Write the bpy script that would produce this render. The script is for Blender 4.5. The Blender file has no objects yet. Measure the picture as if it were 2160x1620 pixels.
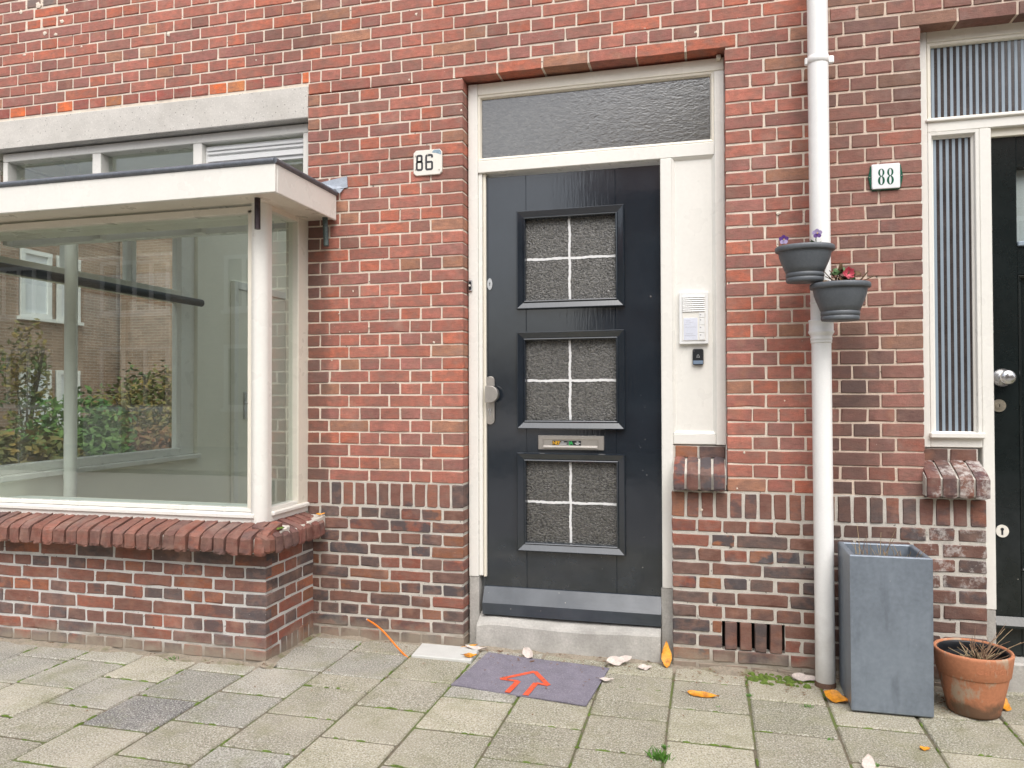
import bpy, math, random
from mathutils import Vector, Matrix
from math import radians, sin, cos, pi

# ------------------------------------------------------------------ scene, camera, light
scene = bpy.context.scene
COL = scene.collection
CAMPOS = Vector((0.0, -3.523, 1.21))
YAW, PITCH, ROLL, FPX = radians(14.5), radians(.8), radians(-.17), 1600.0

def cam_axes():
    right = Vector((cos(YAW), sin(YAW), 0)); fwd = Vector((-sin(YAW), cos(YAW), 0)); up = Vector((0, 0, 1))
    f = fwd * cos(PITCH) + up * sin(PITCH); u = up * cos(PITCH) - fwd * sin(PITCH)
    return right * cos(ROLL) + u * sin(ROLL), u * cos(ROLL) - right * sin(ROLL), f
CR, CU, CF = cam_axes()
cam_data = bpy.data.cameras.new("Camera")
cam = bpy.data.objects.new("Camera", cam_data)
COL.objects.link(cam)
cam.matrix_world = Matrix(((CR.x, CU.x, -CF.x, CAMPOS.x), (CR.y, CU.y, -CF.y, CAMPOS.y), (CR.z, CU.z, -CF.z, CAMPOS.z), (0, 0, 0, 1)))
cam_data.sensor_width = 36.0
cam_data.lens = 36.0 * FPX / 2160.0
cam_data.clip_start = .05
cam_data.clip_end = 500
scene.camera = cam

SUN_EL, SUN_AZ = radians(55), radians(158)      # azimuth from +Y clockwise: behind the camera
world = bpy.data.worlds.new("World")
scene.world = world
world.use_nodes = True
wn = world.node_tree
wn.nodes.clear()
wo_ = wn.nodes.new("ShaderNodeOutputWorld"); wb = wn.nodes.new("ShaderNodeBackground")
sky = wn.nodes.new("ShaderNodeTexSky"); sky.sky_type = 'NISHITA'; sky.sun_disc = False
sky.sun_elevation = SUN_EL; sky.sun_rotation = SUN_AZ
sky.air_density = 1.0; sky.dust_density = 5.0; sky.ozone_density = 1.0
hs = wn.nodes.new("ShaderNodeHueSaturation"); hs.inputs['Saturation'].default_value = .42
wn.links.new(sky.outputs[0], hs.inputs['Color']); wn.links.new(hs.outputs[0], wb.inputs[0])
wb.inputs[1].default_value = .15
wn.links.new(wb.outputs[0], wo_.inputs[0])
sun_d = bpy.data.lights.new("Sun", 'SUN'); sun_d.energy = 1.1; sun_d.angle = radians(70); sun_d.color = (1, .99, .975)
sun = bpy.data.objects.new("Sun", sun_d); COL.objects.link(sun)
sd = Vector((sin(SUN_AZ) * cos(SUN_EL), cos(SUN_AZ) * cos(SUN_EL), sin(SUN_EL)))
sun.rotation_euler = sd.to_track_quat('Z', 'Y').to_euler()

vs = scene.view_settings
vs.view_transform = 'Standard'; vs.look = 'None'; vs.exposure = 0.68; vs.gamma = 1.0; vs.use_curve_mapping = False
scene.render.engine = 'CYCLES'
scene.cycles.use_denoising = True
scene.cycles.max_bounces = 7; scene.cycles.diffuse_bounces = 4; scene.cycles.glossy_bounces = 4
scene.cycles.transparent_max_bounces = 12; scene.cycles.transmission_bounces = 6
scene.cycles.caustics_reflective = False; scene.cycles.caustics_refractive = False
scene.cycles.sample_clamp_indirect = 6

R = random.Random(86)

# ------------------------------------------------------------------ helpers: colours and materials
def lin(c):
    c /= 255.0
    return c / 12.92 if c <= .04045 else ((c + .055) / 1.055) ** 2.4
def col(r, g, b, k=.9):
    return (lin(r) * k, lin(g) * k, lin(b) * k, 1.0)

class NT:
    def __init__(self, name):
        self.m = bpy.data.materials.new(name); self.m.use_nodes = True
        self.t = self.m.node_tree; self.t.nodes.clear()
        self.out = self.n("ShaderNodeOutputMaterial")
        self.bsdf = self.n("ShaderNodeBsdfPrincipled")
        self.t.links.new(self.bsdf.outputs[0], self.out.inputs[0])
        self.geo = self.n("ShaderNodeNewGeometry")
    def n(self, t): return self.t.nodes.new(t)
    def put(self, sock, v):
        if hasattr(v, 'is_linked'): self.t.links.new(v, sock)
        else: sock.default_value = v
    def pos(self, sc=(1, 1, 1)):
        mp = self.n("ShaderNodeMapping"); mp.inputs['Scale'].default_value = sc
        self.t.links.new(self.geo.outputs['Position'], mp.inputs['Vector']); return mp.outputs[0]
    def noise(self, scale, detail=3, vec=None, rough=.6, dist=0):
        n = self.n("ShaderNodeTexNoise"); n.inputs['Scale'].default_value = scale; n.inputs['Detail'].default_value = detail
        n.inputs['Roughness'].default_value = rough; n.inputs['Distortion'].default_value = dist
        self.t.links.new(vec if vec is not None else self.geo.outputs['Position'], n.inputs['Vector']); return n.outputs['Fac']
    def voro(self, scale, vec=None, feature='F1', out='Distance'):
        n = self.n("ShaderNodeTexVoronoi"); n.inputs['Scale'].default_value = scale; n.feature = feature
        self.t.links.new(vec if vec is not None else self.geo.outputs['Position'], n.inputs['Vector']); return n.outputs[out]
    def ramp(self, f, a, b, lo=0.0, hi=1.0):
        n = self.n("ShaderNodeMapRange"); n.inputs['From Min'].default_value = a; n.inputs['From Max'].default_value = b
        n.inputs['To Min'].default_value = lo; n.inputs['To Max'].default_value = hi
        self.t.links.new(f, n.inputs['Value']); return n.outputs[0]
    def mix(self, f, a, b, mode='MIX'):
        n = self.n("ShaderNodeMix"); n.data_type = 'RGBA'; n.blend_type = mode
        self.put(n.inputs[0], f); self.put(n.inputs[6], a); self.put(n.inputs[7], b); return n.outputs[2]
    def math(self, op, a, b=0.0):
        n = self.n("ShaderNodeMath"); n.operation = op; self.put(n.inputs[0], a); self.put(n.inputs[1], b); return n.outputs[0]
    def bump(self, h, strength=.3, dist=.002, normal=None):
        n = self.n("ShaderNodeBump"); n.inputs['Strength'].default_value = strength; n.inputs['Distance'].default_value = dist
        self.t.links.new(h, n.inputs['Height'])
        if normal is not None: self.t.links.new(normal, n.inputs['Normal'])
        self.t.links.new(n.outputs[0], self.bsdf.inputs['Normal']); return n.outputs[0]
    def sep(self, axis):
        n = self.n("ShaderNodeSeparateXYZ"); self.t.links.new(self.geo.outputs['Position'], n.inputs[0]); return n.outputs[axis]
    def base(self, c, rough=.5, metal=0.0, spec=.5):
        self.put(self.bsdf.inputs['Base Color'], c); self.put(self.bsdf.inputs['Roughness'], rough)
        self.bsdf.inputs['Metallic'].default_value = metal; self.bsdf.inputs['Specular IOR Level'].default_value = spec
        return self

def var(nt, c, amt=.25, scale=20, scale2=160):
    f = nt.ramp(nt.noise(scale, 4), .25, .75, 1 - amt, 1 + amt * .6)
    g = nt.ramp(nt.noise(scale2, 2), .3, .7, 1 - amt * .5, 1 + amt * .5)
    m = nt.math('MULTIPLY', f, g)
    n = nt.n("ShaderNodeVectorMath"); n.operation = 'SCALE'; nt.put(n.inputs[0], c[:3] if isinstance(c, tuple) else c); nt.put(n.inputs['Scale'], m)
    return n.outputs[0]

M = {}
def simple(name, c, rough=.5, metal=0.0, amt=.08, scale=12, bump=.0, bscale=200, spec=.5):
    nt = NT(name); nt.base(var(nt, c, amt, scale), rough, metal, spec)
    if bump: nt.bump(nt.noise(bscale, 3), bump, .001)
    M[name] = nt.m
    return nt

# bricks: own colour in attribute "bcol", alpha = amount of burnt clinker patches
def brick_material(name, lime=False):
    nt = NT(name)
    at = nt.n("ShaderNodeAttribute"); at.attribute_name = "bcol"
    c = var(nt, at.outputs['Color'], .2, 30, 240)
    c = nt.mix(nt.ramp(nt.noise(16, 3, nt.pos((1, 1, 1.7)), .55), .4, .64, 0, .6), c, (.255, .15, .12, 1))
    c = nt.mix(nt.ramp(nt.noise(1.0, 3, nt.pos((26, 70, 130))), .5, .85, 0, .5), c, (.07, .045, .04, 1))
    c = nt.mix(nt.ramp(nt.noise(11, 1), .6, .78, 0, .3), c, (.44, .19, .10, 1))
    burnt = nt.ramp(nt.noise(10, 3, nt.pos((1, 1, 1.5)), .6), .46, .56)
    c = nt.mix(nt.math('MULTIPLY', burnt, at.outputs['Alpha']), c, (.082, .076, .082, 1))
    pits = nt.ramp(nt.voro(95), .05, .12, 1, 0)
    c = nt.mix(nt.math('MULTIPLY', nt.math('MULTIPLY', pits, nt.ramp(nt.noise(23, 1), .52, .62)), .85), c, (.03, .022, .02, 1))
    fleck = nt.ramp(nt.voro(36), .035, .075, 1, 0)
    c = nt.mix(nt.math('MULTIPLY', nt.math('MULTIPLY', fleck, nt.ramp(nt.noise(6, 2), .57, .65)), .85), c, (.62, .57, .5, 1))
    # cement film, sooty tone and lime bloom in broad patches
    c = nt.mix(nt.ramp(nt.noise(5.5, 4, rough=.7), .55, .78, 0, .38), c, (.40, .32, .28, 1))
    c = nt.mix(nt.ramp(nt.noise(1.7, 4, nt.pos((1, 1, .6)), .65), .48, .72, 0, .4), c, (.10, .07, .06, 1))
    x, z = nt.sep(0), nt.sep(2)
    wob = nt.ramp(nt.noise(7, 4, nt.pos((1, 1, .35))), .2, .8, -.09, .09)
    bay_side_dark = nt.math('MULTIPLY', nt.ramp(nt.math('ADD', x, wob), -1.93, -1.86, .55, 0), nt.ramp(z, .60, .75))
    bay_side_dark = nt.math('MULTIPLY', bay_side_dark, nt.ramp(z, 2.15, 2.25, 1, 0))
    c = nt.mix(bay_side_dark, c, (.10, .075, .065, 1))  # bricks darker close to the bay, between its sill and roof
    pipe_side_dark = nt.math('MULTIPLY', nt.ramp(nt.math('ADD', nt.math('ABSOLUTE', nt.math('SUBTRACT', x, .60)), wob), .05, .15, .55, 0), nt.ramp(z, 1.45, 1.6, 1, 0))
    c = nt.mix(pipe_side_dark, c, (.075, .055, .05, 1))  # darker strip just right of the downpipe, fading out upwards
    if lime:
        lm = nt.ramp(nt.noise(12, 5, rough=.78), .5, .62, 0, .7)
        lm = nt.math('MULTIPLY', lm, nt.ramp(nt.math('ADD', x, wob), .82, .9)); lm = nt.math('MULTIPLY', lm, nt.ramp(nt.math('ADD', z, wob), .28, .45))
        c = nt.mix(lm, c, (.56, .53, .50, 1))
    dn = nt.math('ADD', z, nt.ramp(nt.noise(9, 4), .2, .8, -.07, .07))
    c = nt.mix(nt.ramp(dn, -.01, .085, .85, 0), c, (.30, .255, .20, 1))
    nt.base(c, .88, 0, .25)
    h = nt.math('ADD', nt.math('MULTIPLY', nt.noise(170, 2), .6), nt.math('ADD', nt.math('MULTIPLY', nt.noise(45, 2), .9), nt.math('MULTIPLY', pits, -.5)))
    nt.bump(h, .6, .0038)
    M[name] = nt.m
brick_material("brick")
brick_material("brick_limed", True)

def mortar_material(name, c, dark=(.12, .11, .1, 1), amt=.5):
    nt = NT(name)
    b = var(nt, c, .16, 14, 320)
    b = nt.mix(nt.ramp(nt.noise(6, 4), .6, .8, 0, amt), b, dark)
    hole = nt.ramp(nt.noise(48, 2), .68, .74, 0, .8)
    b = nt.mix(hole, b, (.07, .06, .055, 1))
    z = nt.sep(2)
    dn = nt.math('ADD', z, nt.ramp(nt.noise(9, 4), .2, .8, -.07, .07))
    b = nt.mix(nt.ramp(dn, -.01, .085, .9, 0), b, (.31, .265, .21, 1))
    nt.base(b, .95, 0, .15)
    nt.bump(nt.math('ADD', nt.noise(260, 3), nt.math('MULTIPLY', nt.noise(60, 3), 1.5)), .6, .003)
    M[name] = nt.m
mortar_material("mortar_cream", col(234, 221, 205, .92), amt=.28)
mortar_material("mortar_grey", col(212, 206, 196), amt=.45)
mortar_material("mortar_pale", col(214, 212, 208), amt=.35)
mortar_material("mortar_pink", col(222, 203, 186), amt=.35)

def old_paint(name, c, rough):
    nt = NT(name)
    b = var(nt, c, .035, 4, 60)
    b = nt.mix(nt.ramp(nt.noise(3.2, 5, nt.pos((3, 3, .5)), .7), .6, .85, 0, .06), b, (.50, .46, .38, 1))
    b = nt.mix(nt.math('MULTIPLY', nt.ramp(nt.voro(30), .015, .035, 1, 0), nt.ramp(nt.noise(4, 2), .6, .66, 0, .5)), b, (.35, .3, .24, 1))
    nt.base(b, nt.ramp(nt.noise(6, 3), .3, .7, rough * .8, rough * 1.4), 0, .5)
    nt.bump(nt.math('ADD', nt.noise(1, 3, nt.pos((120, 120, 8))), nt.noise(24, 3)), .12, .0015); M[name] = nt.m
old_paint("white_paint", col(242, 240, 233), .28)
old_paint("cream_paint", col(241, 235, 220), .3)
simple("white_plastic", col(240, 241, 240), .32, amt=.02)
nt = NT("pipe_paint")
c = var(nt, col(246, 246, 244, .95), .04, 8)
dn = nt.math('ADD', nt.sep(2), nt.ramp(nt.noise(14, 4), .2, .8, -.1, .1))
c = nt.mix(nt.ramp(dn, .02, .3, .55, 0), c, (.36, .33, .28, 1))
nt.base(c, .36); nt.bump(nt.noise(90, 2), .06, .001); M["pipe_paint"] = nt.m
nt = NT("rust"); nt.base(var(nt, (.16, .09, .06, 1), .4, 30), .8); nt.bump(nt.noise(120, 3), .5, .002); M["rust"] = nt.m
simple("lead", (.16, .175, .2, 1), .5, .4, .3, 22, .3, 60)
simple("lead_light", (.42, .46, .52, 1), .5, .35, .25, 22, .3, 60)
simple("copper_tube", (.055, .04, .045, 1), .45, .6, .3, 40)
simple("verdigris", (.09, .12, .115, 1), .6, .3, .5, 40)
nt = NT("concrete")
c = var(nt, col(212, 208, 201), .12, 9, 130)
c = nt.mix(nt.ramp(nt.voro(60), .1, .18, .75, 0), c, (.78, .76, .72, 1))
c = nt.mix(nt.ramp(nt.voro(42), .08, .15, .85, 0), c, (.16, .15, .14, 1))
c = nt.mix(nt.ramp(nt.noise(3, 5), .5, .75, 0, .35), c, (.3, .28, .24, 1))
nt.base(c, .9, 0, .2); nt.bump(nt.noise(190, 4), .5, .002); M["concrete"] = nt.m
nt = NT("bluestone")
c = var(nt, col(186, 183, 177), .2, 11, 120)
c = nt.mix(nt.ramp(nt.noise(5, 5), .48, .7, 0, .5), c, (.25, .24, .22, 1))
c = nt.mix(nt.ramp(nt.voro(16), .02, .05, .8, 0), c, (.7, .69, .67, 1))
nt.base(c, .8, 0, .3); nt.bump(nt.noise(70, 5), .5, .004); M["bluestone"] = nt.m

def gloss_paint(name, c, rough, specks=True, brush=(90, 90, 9), spec=1.0):
    nt = NT(name)
    b = var(nt, c, .14, 6, 60)
    r = nt.ramp(nt.noise(4, 4), .3, .7, rough * .75, rough * 1.5)
    if specks:
        z = nt.sep(2)
        v = nt.voro(26)
        f = nt.math('MULTIPLY', nt.ramp(v, .035, .065, 1, 0), nt.ramp(z, .2, 1.3, 1, 0))
        f = nt.math('MULTIPLY', f, nt.ramp(nt.noise(9, 2), .5, .56))
        b = nt.mix(f, b, (.5, .47, .42, 1))
        dust = nt.math('MULTIPLY', nt.ramp(nt.noise(12, 5), .4, .8, 0, .06), nt.ramp(z, .1, 1.0, 1, .15))
        b = nt.mix(dust, b, (.3, .32, .35, 1))
    nt.base(b, r, 0, spec)
    nt.bump(nt.math('ADD', nt.math('MULTIPLY', nt.noise(1, 3, nt.pos(brush)), 1.0), nt.math('MULTIPLY', nt.noise(9, 2), 1.2)), .16, .0016)
    M[name] = nt.m
gloss_paint("door_paint", (.015, .021, .029, 1), .085)
gloss_paint("door_paint_weathered", (.024, .034, .047, 1), .36, True, (9, 90, 90))
gloss_paint("green_black_paint", (.010, .014, .014, 1), .11, True, spec=.45)
M["door_paint_rail"] = M["door_paint"]

def obscure(name, lo, hi, kind):
    """figured glass: glints and darks of the bent view are painted as colour grains"""
    nt = NT(name)
    if kind == 'hammer':
        mp = nt.n("ShaderNodeMapping"); mp.inputs['Rotation'].default_value = (0, radians(35), 0); mp.inputs['Scale'].default_value = (1, 1, 1.9)
        nt.t.links.new(nt.geo.outputs['Position'], mp.inputs['Vector'])
        h = nt.noise(105, 2, mp.outputs[0], .55, .6); f = nt.ramp(h, .42, .66); st, di = .7, .008
    else:
        h = nt.noise(60, 3, nt.pos((.7, 1, 1.5)), .5, .9); f = nt.ramp(nt.noise(60, 3, nt.pos((.6, 1, 1.6)), .6, .8), .4, .8, 0, .6); st, di = .10, .012
    nt.base(nt.mix(f, lo, hi), .14, 0, .5 if kind == 'hammer' else 1.0)  # refracted glints painted into the base colour as light and dark grains
    nt.bsdf.inputs['Coat Weight'].default_value = 1.0; nt.bsdf.inputs['Coat Roughness'].default_value = .05; nt.bsdf.inputs['Coat IOR'].default_value = 1.5 if kind == 'hammer' else 1.7
    b = nt.n("ShaderNodeBump"); b.inputs['Strength'].default_value = st; b.inputs['Distance'].default_value = di
    nt.t.links.new(h, b.inputs['Height'])
    nt.t.links.new(b.outputs[0], nt.bsdf.inputs['Normal']); nt.t.links.new(b.outputs[0], nt.bsdf.inputs['Coat Normal'])
    M[name] = nt.m
obscure("hammered_glass", (.016, .015, .012, 1), (.105, .10, .085, 1), 'hammer')
obscure("rippled_glass", (.06, .058, .052, 1), (.19, .185, .165, 1), 'ripple')

def clear_glass(name, tint=(.93, .965, .945, 1), ior=1.5):
    nt = NT(name); t = nt.t
    t.nodes.remove(nt.bsdf)
    tr = nt.n("ShaderNodeBsdfTransparent"); tr.inputs[0].default_value = tint
    gl = nt.n("ShaderNodeBsdfGlossy"); gl.inputs['Roughness'].default_value = .0; gl.inputs[0].default_value = (1, 1, 1, 1)
    fr = nt.n("ShaderNodeFresnel"); fr.inputs['IOR'].default_value = ior
    mx = nt.n("ShaderNodeMixShader")
    front = nt.math('SUBTRACT', 1.0, nt.geo.outputs['Backfacing'])      # the pane's far face adds no total reflection
    t.links.new(nt.math('MULTIPLY', nt.math('MULTIPLY', fr.outputs[0], 3.0), front), mx.inputs[0]); t.links.new(tr.outputs[0], mx.inputs[1]); t.links.new(gl.outputs[0], mx.inputs[2])
    t.links.new(mx.outputs[0], nt.out.inputs[0])
    M[name] = nt.m
clear_glass("clear_glass")
clear_glass("clear_glass_far", (.9, .93, .92, 1))
simple("frosted_stripe", (.27, .33, .39, 1), .34, 0, .05, 6)
nt = NT("dark_stripe"); nt.base(var(nt, (.062, .052, .05, 1), .45, 9), .10, 0, .5); M["dark_stripe"] = nt.m
simple("satin_metal", (.52, .49, .45, 1), .38, .85, .08, 40)
simple("bright_metal", (.66, .66, .66, 1), .22, .95, .05, 30)
simple("brass_worn", (.55, .5, .4, 1), .3, .8, .2, 60)
simple("black_plastic", (.016, .018, .021, 1), .35, 0, .1)
simple("black_void", (.004, .004, .004, 1), 1.0, 0, 0)
simple("steel_blue", (.2, .27, .37, 1), .4, .2, .1)
simple("sticker_yellow", col(250, 190, 50), .5); simple("sticker_green", col(60, 200, 100), .5); simple("sticker_white", col(230, 230, 230), .5)
simple("sticker_black", (.014, .016, .018, 1), .4)
simple("ink_grey", (.35, .35, .38, 1), .6); simple("paper", (.66, .69, .78, 1), .6)
simple("number_black", (.035, .035, .04, 1), .4, 0, .2, 40)
nt = NT("enamel_old")
c = var(nt, col(240, 236, 226), .05, 14)
c = nt.mix(nt.ramp(nt.noise(26, 3), .6, .75, 0, .3), c, (.55, .5, .35, 1))
nt.base(c, .3); M["enamel_old"] = nt.m
simple("zinc_bare", (.3, .4, .47, 1), .4, .5, .3, 60)
simple("enamel_white", col(244, 246, 248), .15, 0, .02); simple("enamel_green", (.018, .105, .065, 1), .2, 0, .1)
nt = NT("planter_plastic")
c = var(nt, (.105, .118, .133, 1), .16, 14)
c = nt.mix(nt.ramp(nt.noise(9, 5, nt.pos((1, 1, .6)), .7), .5, .75, 0, .4), c, (.24, .26, .28, 1))
nt.base(c, .46); nt.bump(nt.noise(120, 2), .06, .001); M["planter_plastic"] = nt.m
nt = NT("zinc_planter")
c = var(nt, (.20, .235, .28, 1), .18, 5, 60)
c = nt.mix(nt.ramp(nt.noise(4, 5, nt.pos((1, 1, .6)), .65), .45, .75, 0, .55), c, (.30, .35, .41, 1))
c = nt.mix(nt.ramp(nt.noise(7, 5, nt.pos((2, 2, .5))), .55, .75, 0, .5), c, (.085, .1, .125, 1))
c = nt.mix(nt.math('MULTIPLY', nt.ramp(nt.voro(24), .02, .05, 1, 0), nt.ramp(nt.noise(5, 1), .5, .6)), c, (.62, .63, .65, 1))
nt.base(c, .42, .25, .5); nt.bump(nt.noise(35, 4), .1, .001); M["zinc_planter"] = nt.m
nt = NT("terracotta")
c = var(nt, (.49, .205, .11, 1), .16, 10, 90)
c = nt.mix(nt.ramp(nt.noise(4.2, 5, nt.pos((2.4, 2.4, 1.2)), .7), .54, .62, 0, .75), c, (.42, .36, .27, 1))
zz = nt.math('ADD', nt.sep(2), nt.ramp(nt.noise(11, 5), .2, .8, -.11, .11))
c = nt.mix(nt.ramp(zz, .0, .07, .85, 0), c, (.13, .09, .06, 1))
nt.base(c, .85, 0, .25); nt.bump(nt.noise(90, 4), .25, .002); M["terracotta"] = nt.m
nt = NT("soil"); nt.base(var(nt, (.055, .038, .026, 1), .6, 60, 200), .95); nt.bump(nt.noise(90, 4), 1, .01); M["soil"] = nt.m
simple("twig", (.26, .16, .10, 1), .8, 0, .4, 60); simple("straw", (.42, .32, .19, 1), .8, 0, .3, 60)
simple("dried_leaf", (.13, .075, .035, 1), .8, 0, .5, 60); simple("leaf_green", (.055, .13, .03, 1), .5, 0, .35, 60)
simple("petal_violet", (.09, .025, .2, 1), .5, 0, .3, 120); simple("petal_lilac", (.34, .28, .48, 1), .5, 0, .2, 120); simple("petal_pink", (.62, .08, .12, 1), .5, 0, .3, 120); simple("petal_yellow", (.8, .55, .05, 1), .5)
nt = NT("leaf_orange")
c = var(nt, (.72, .30, .02, 1), .3, 30, 120)
c = nt.mix(nt.ramp(nt.noise(25, 4), .55, .72, 0, .75), c, (.22, .06, .015, 1)); nt.base(c, .55); M["leaf_orange"] = nt.m
nt = NT("leaf_pale"); nt.base(var(nt, (.60, .52, .47, 1), .2, 40), .6); M["leaf_pale"] = nt.m
simple("litter", (.24, .13, .07, 1), .9, 0, .6, 50)
simple("cable_orange", (.85, .22, .02, 1), .4, 0, .05)
nt = NT("mat_felt")
c = var(nt, (.215, .20, .245, 1), .2, 16, 300)
c = nt.mix(nt.ramp(nt.noise(190, 3, rough=.8), .52, .66, 0, .8), c, (.36, .33, .36, 1))
nt.base(c, .98, 0, .1); nt.bump(nt.noise(420, 2), .8, .003); M["mat_felt"] = nt.m
nt = NT("mat_red"); nt.base(var(nt, (.74, .12, .06, 1), .25, 40, 300), .95, 0, .1); M["mat_red"] = nt.m
simple("pale_tile", col(206, 206, 202), .7, 0, .08, 12, .2, 150)

nt = NT("paver")
at = nt.n("ShaderNodeAttribute"); at.attribute_name = "bcol"
c = var(nt, at.outputs['Color'], .16, 6, 60)
gr = nt.noise(150, 4, rough=.85)
c = nt.mix(nt.ramp(gr, .52, .62, 0, .8), c, (.66, .645, .60, 1))
c = nt.mix(nt.ramp(gr, .48, .38, 0, .8), c, (.085, .08, .068, 1))
c = nt.mix(nt.ramp(nt.noise(5.5, 5, rough=.72), .5, .74, 0, .55), c, (.20, .205, .095, 1))
c = nt.mix(nt.ramp(nt.noise(2.6, 4), .5, .72, 0, .4), c, (.50, .455, .38, 1))
c = nt.mix(nt.math('MULTIPLY', nt.ramp(nt.voro(52), .08, .16, 1, 0), nt.ramp(nt.noise(3.7, 2), .54, .64, 0, .85)), c, (.62, .62, .6, 1))
nt.base(c, .95, 0, .15); nt.bump(nt.math('ADD', gr, nt.noise(60, 2)), .8, .004); M["paver"] = nt.m
nt = NT("joint_soil")
c = var(nt, (.16, .135, .095, 1), .4, 30, 200)
c = nt.mix(nt.ramp(nt.noise(8, 4), .46, .6), c, (.11, .145, .035, 1))
nt.base(c, .95); nt.bump(nt.noise(200, 4), .9, .005); M["joint_soil"] = nt.m
nt = NT("sand_dirt")
c = var(nt, (.33, .285, .225, 1), .3, 30, 150)
c = nt.mix(nt.ramp(nt.noise(9, 4), .56, .7, 0, .8), c, (.16, .17, .07, 1))
c = nt.mix(nt.ramp(nt.noise(30, 4), .6, .68, 0, .8), c, (.12, .07, .04, 1))
nt.base(c, .97, 0, .1); nt.bump(nt.noise(170, 5), 1, .006); M["sand_dirt"] = nt.m
nt = NT("moss"); nt.base(var(nt, (.13, .20, .03, 1), .5, 60, 220), .9); nt.bump(nt.noise(220, 3), 1, .006); M["moss"] = nt.m
simple("grass_blade", (.10, .26, .03, 1), .6, 0, .4, 60)
nt = NT("asphalt"); nt.base(var(nt, (.30, .28, .26, 1), .2, 3, 60), .9); M["asphalt"] = nt.m
simple("plaster", col(236, 233, 220, 1), .8, 0, .03, 3); simple("ceiling_white", col(226, 230, 224), .8, 0, .02, 3); simple("floor_laminate", (.45, .40, .33, 1), .4, 0, .15, 6)
simple("dark_ledge", (.02, .02, .022, 1), .35); simple("grey_post", (.42, .41, .4, 1), .5, .2)
def far_brick(name, c1, c2, mo):
    nt = NT(name)
    tc = nt.n("ShaderNodeTexCoord"); mp = nt.n("ShaderNodeMapping"); nt.t.links.new(nt.geo.outputs['Position'], mp.inputs[0])
    # bricks run round the corner: use x+y horizontally and z vertically
    sx = nt.n("ShaderNodeSeparateXYZ"); nt.t.links.new(mp.outputs[0], sx.inputs[0])
    cx = nt.n("ShaderNodeCombineXYZ"); nt.t.links.new(nt.math('ADD', sx.outputs[0], sx.outputs[1]), cx.inputs[0]); nt.t.links.new(sx.outputs[2], cx.inputs[1])
    b = nt.n("ShaderNodeTexBrick"); nt.t.links.new(cx.outputs[0], b.inputs['Vector'])
    b.inputs['Color1'].default_value = c1; b.inputs['Color2'].default_value = c2; b.inputs['Mortar'].default_value = mo
    b.inputs['Scale'].default_value = 1; b.inputs['Mortar Size'].default_value = .005; b.inputs['Brick Width'].default_value = .22; b.inputs['Row Height'].default_value = .062
    nt.base(var(nt, b.outputs['Color'], .3, 3, 30), .9, 0, .2)
    M[name] = nt.m
far_brick("far_brick_brown", (.25, .155, .105, 1), (.34, .22, .155, 1), (.45, .40, .34, 1))
far_brick("far_brick_red", (.30, .12, .08, 1), (.38, .16, .11, 1), (.6, .52, .45, 1))
far_brick("far_brick_pale", (.40, .34, .255, 1), (.48, .42, .325, 1), (.56, .52, .45, 1))
simple("roof_tile", (.16, .07, .05, 1), .8, 0, .3, 4); simple("far_glass", (.03, .035, .04, 1), .05, 0, .1, 1, 0, 200, .8); simple("far_white", col(236, 236, 232), .5)
simple("curtain", col(228, 230, 232), .8, 0, .05, 20)
def foliage(name, c1, c2):
    nt = NT(name); f = nt.ramp(nt.noise(2.3, 4), .4, .62)
    nt.base(nt.mix(f, c1, c2), .6, 0, .3); M[name] = nt.m
foliage("foliage_autumn", (.075, .11, .03, 1), (.25, .16, .04, 1)); foliage("foliage_green", (.05, .13, .025, 1), (.12, .2, .04, 1)); foliage("foliage_red", (.24, .08, .04, 1), (.15, .14, .04, 1))
simple("bark", (.09, .065, .045, 1), .9, 0, .3, 12)

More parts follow.
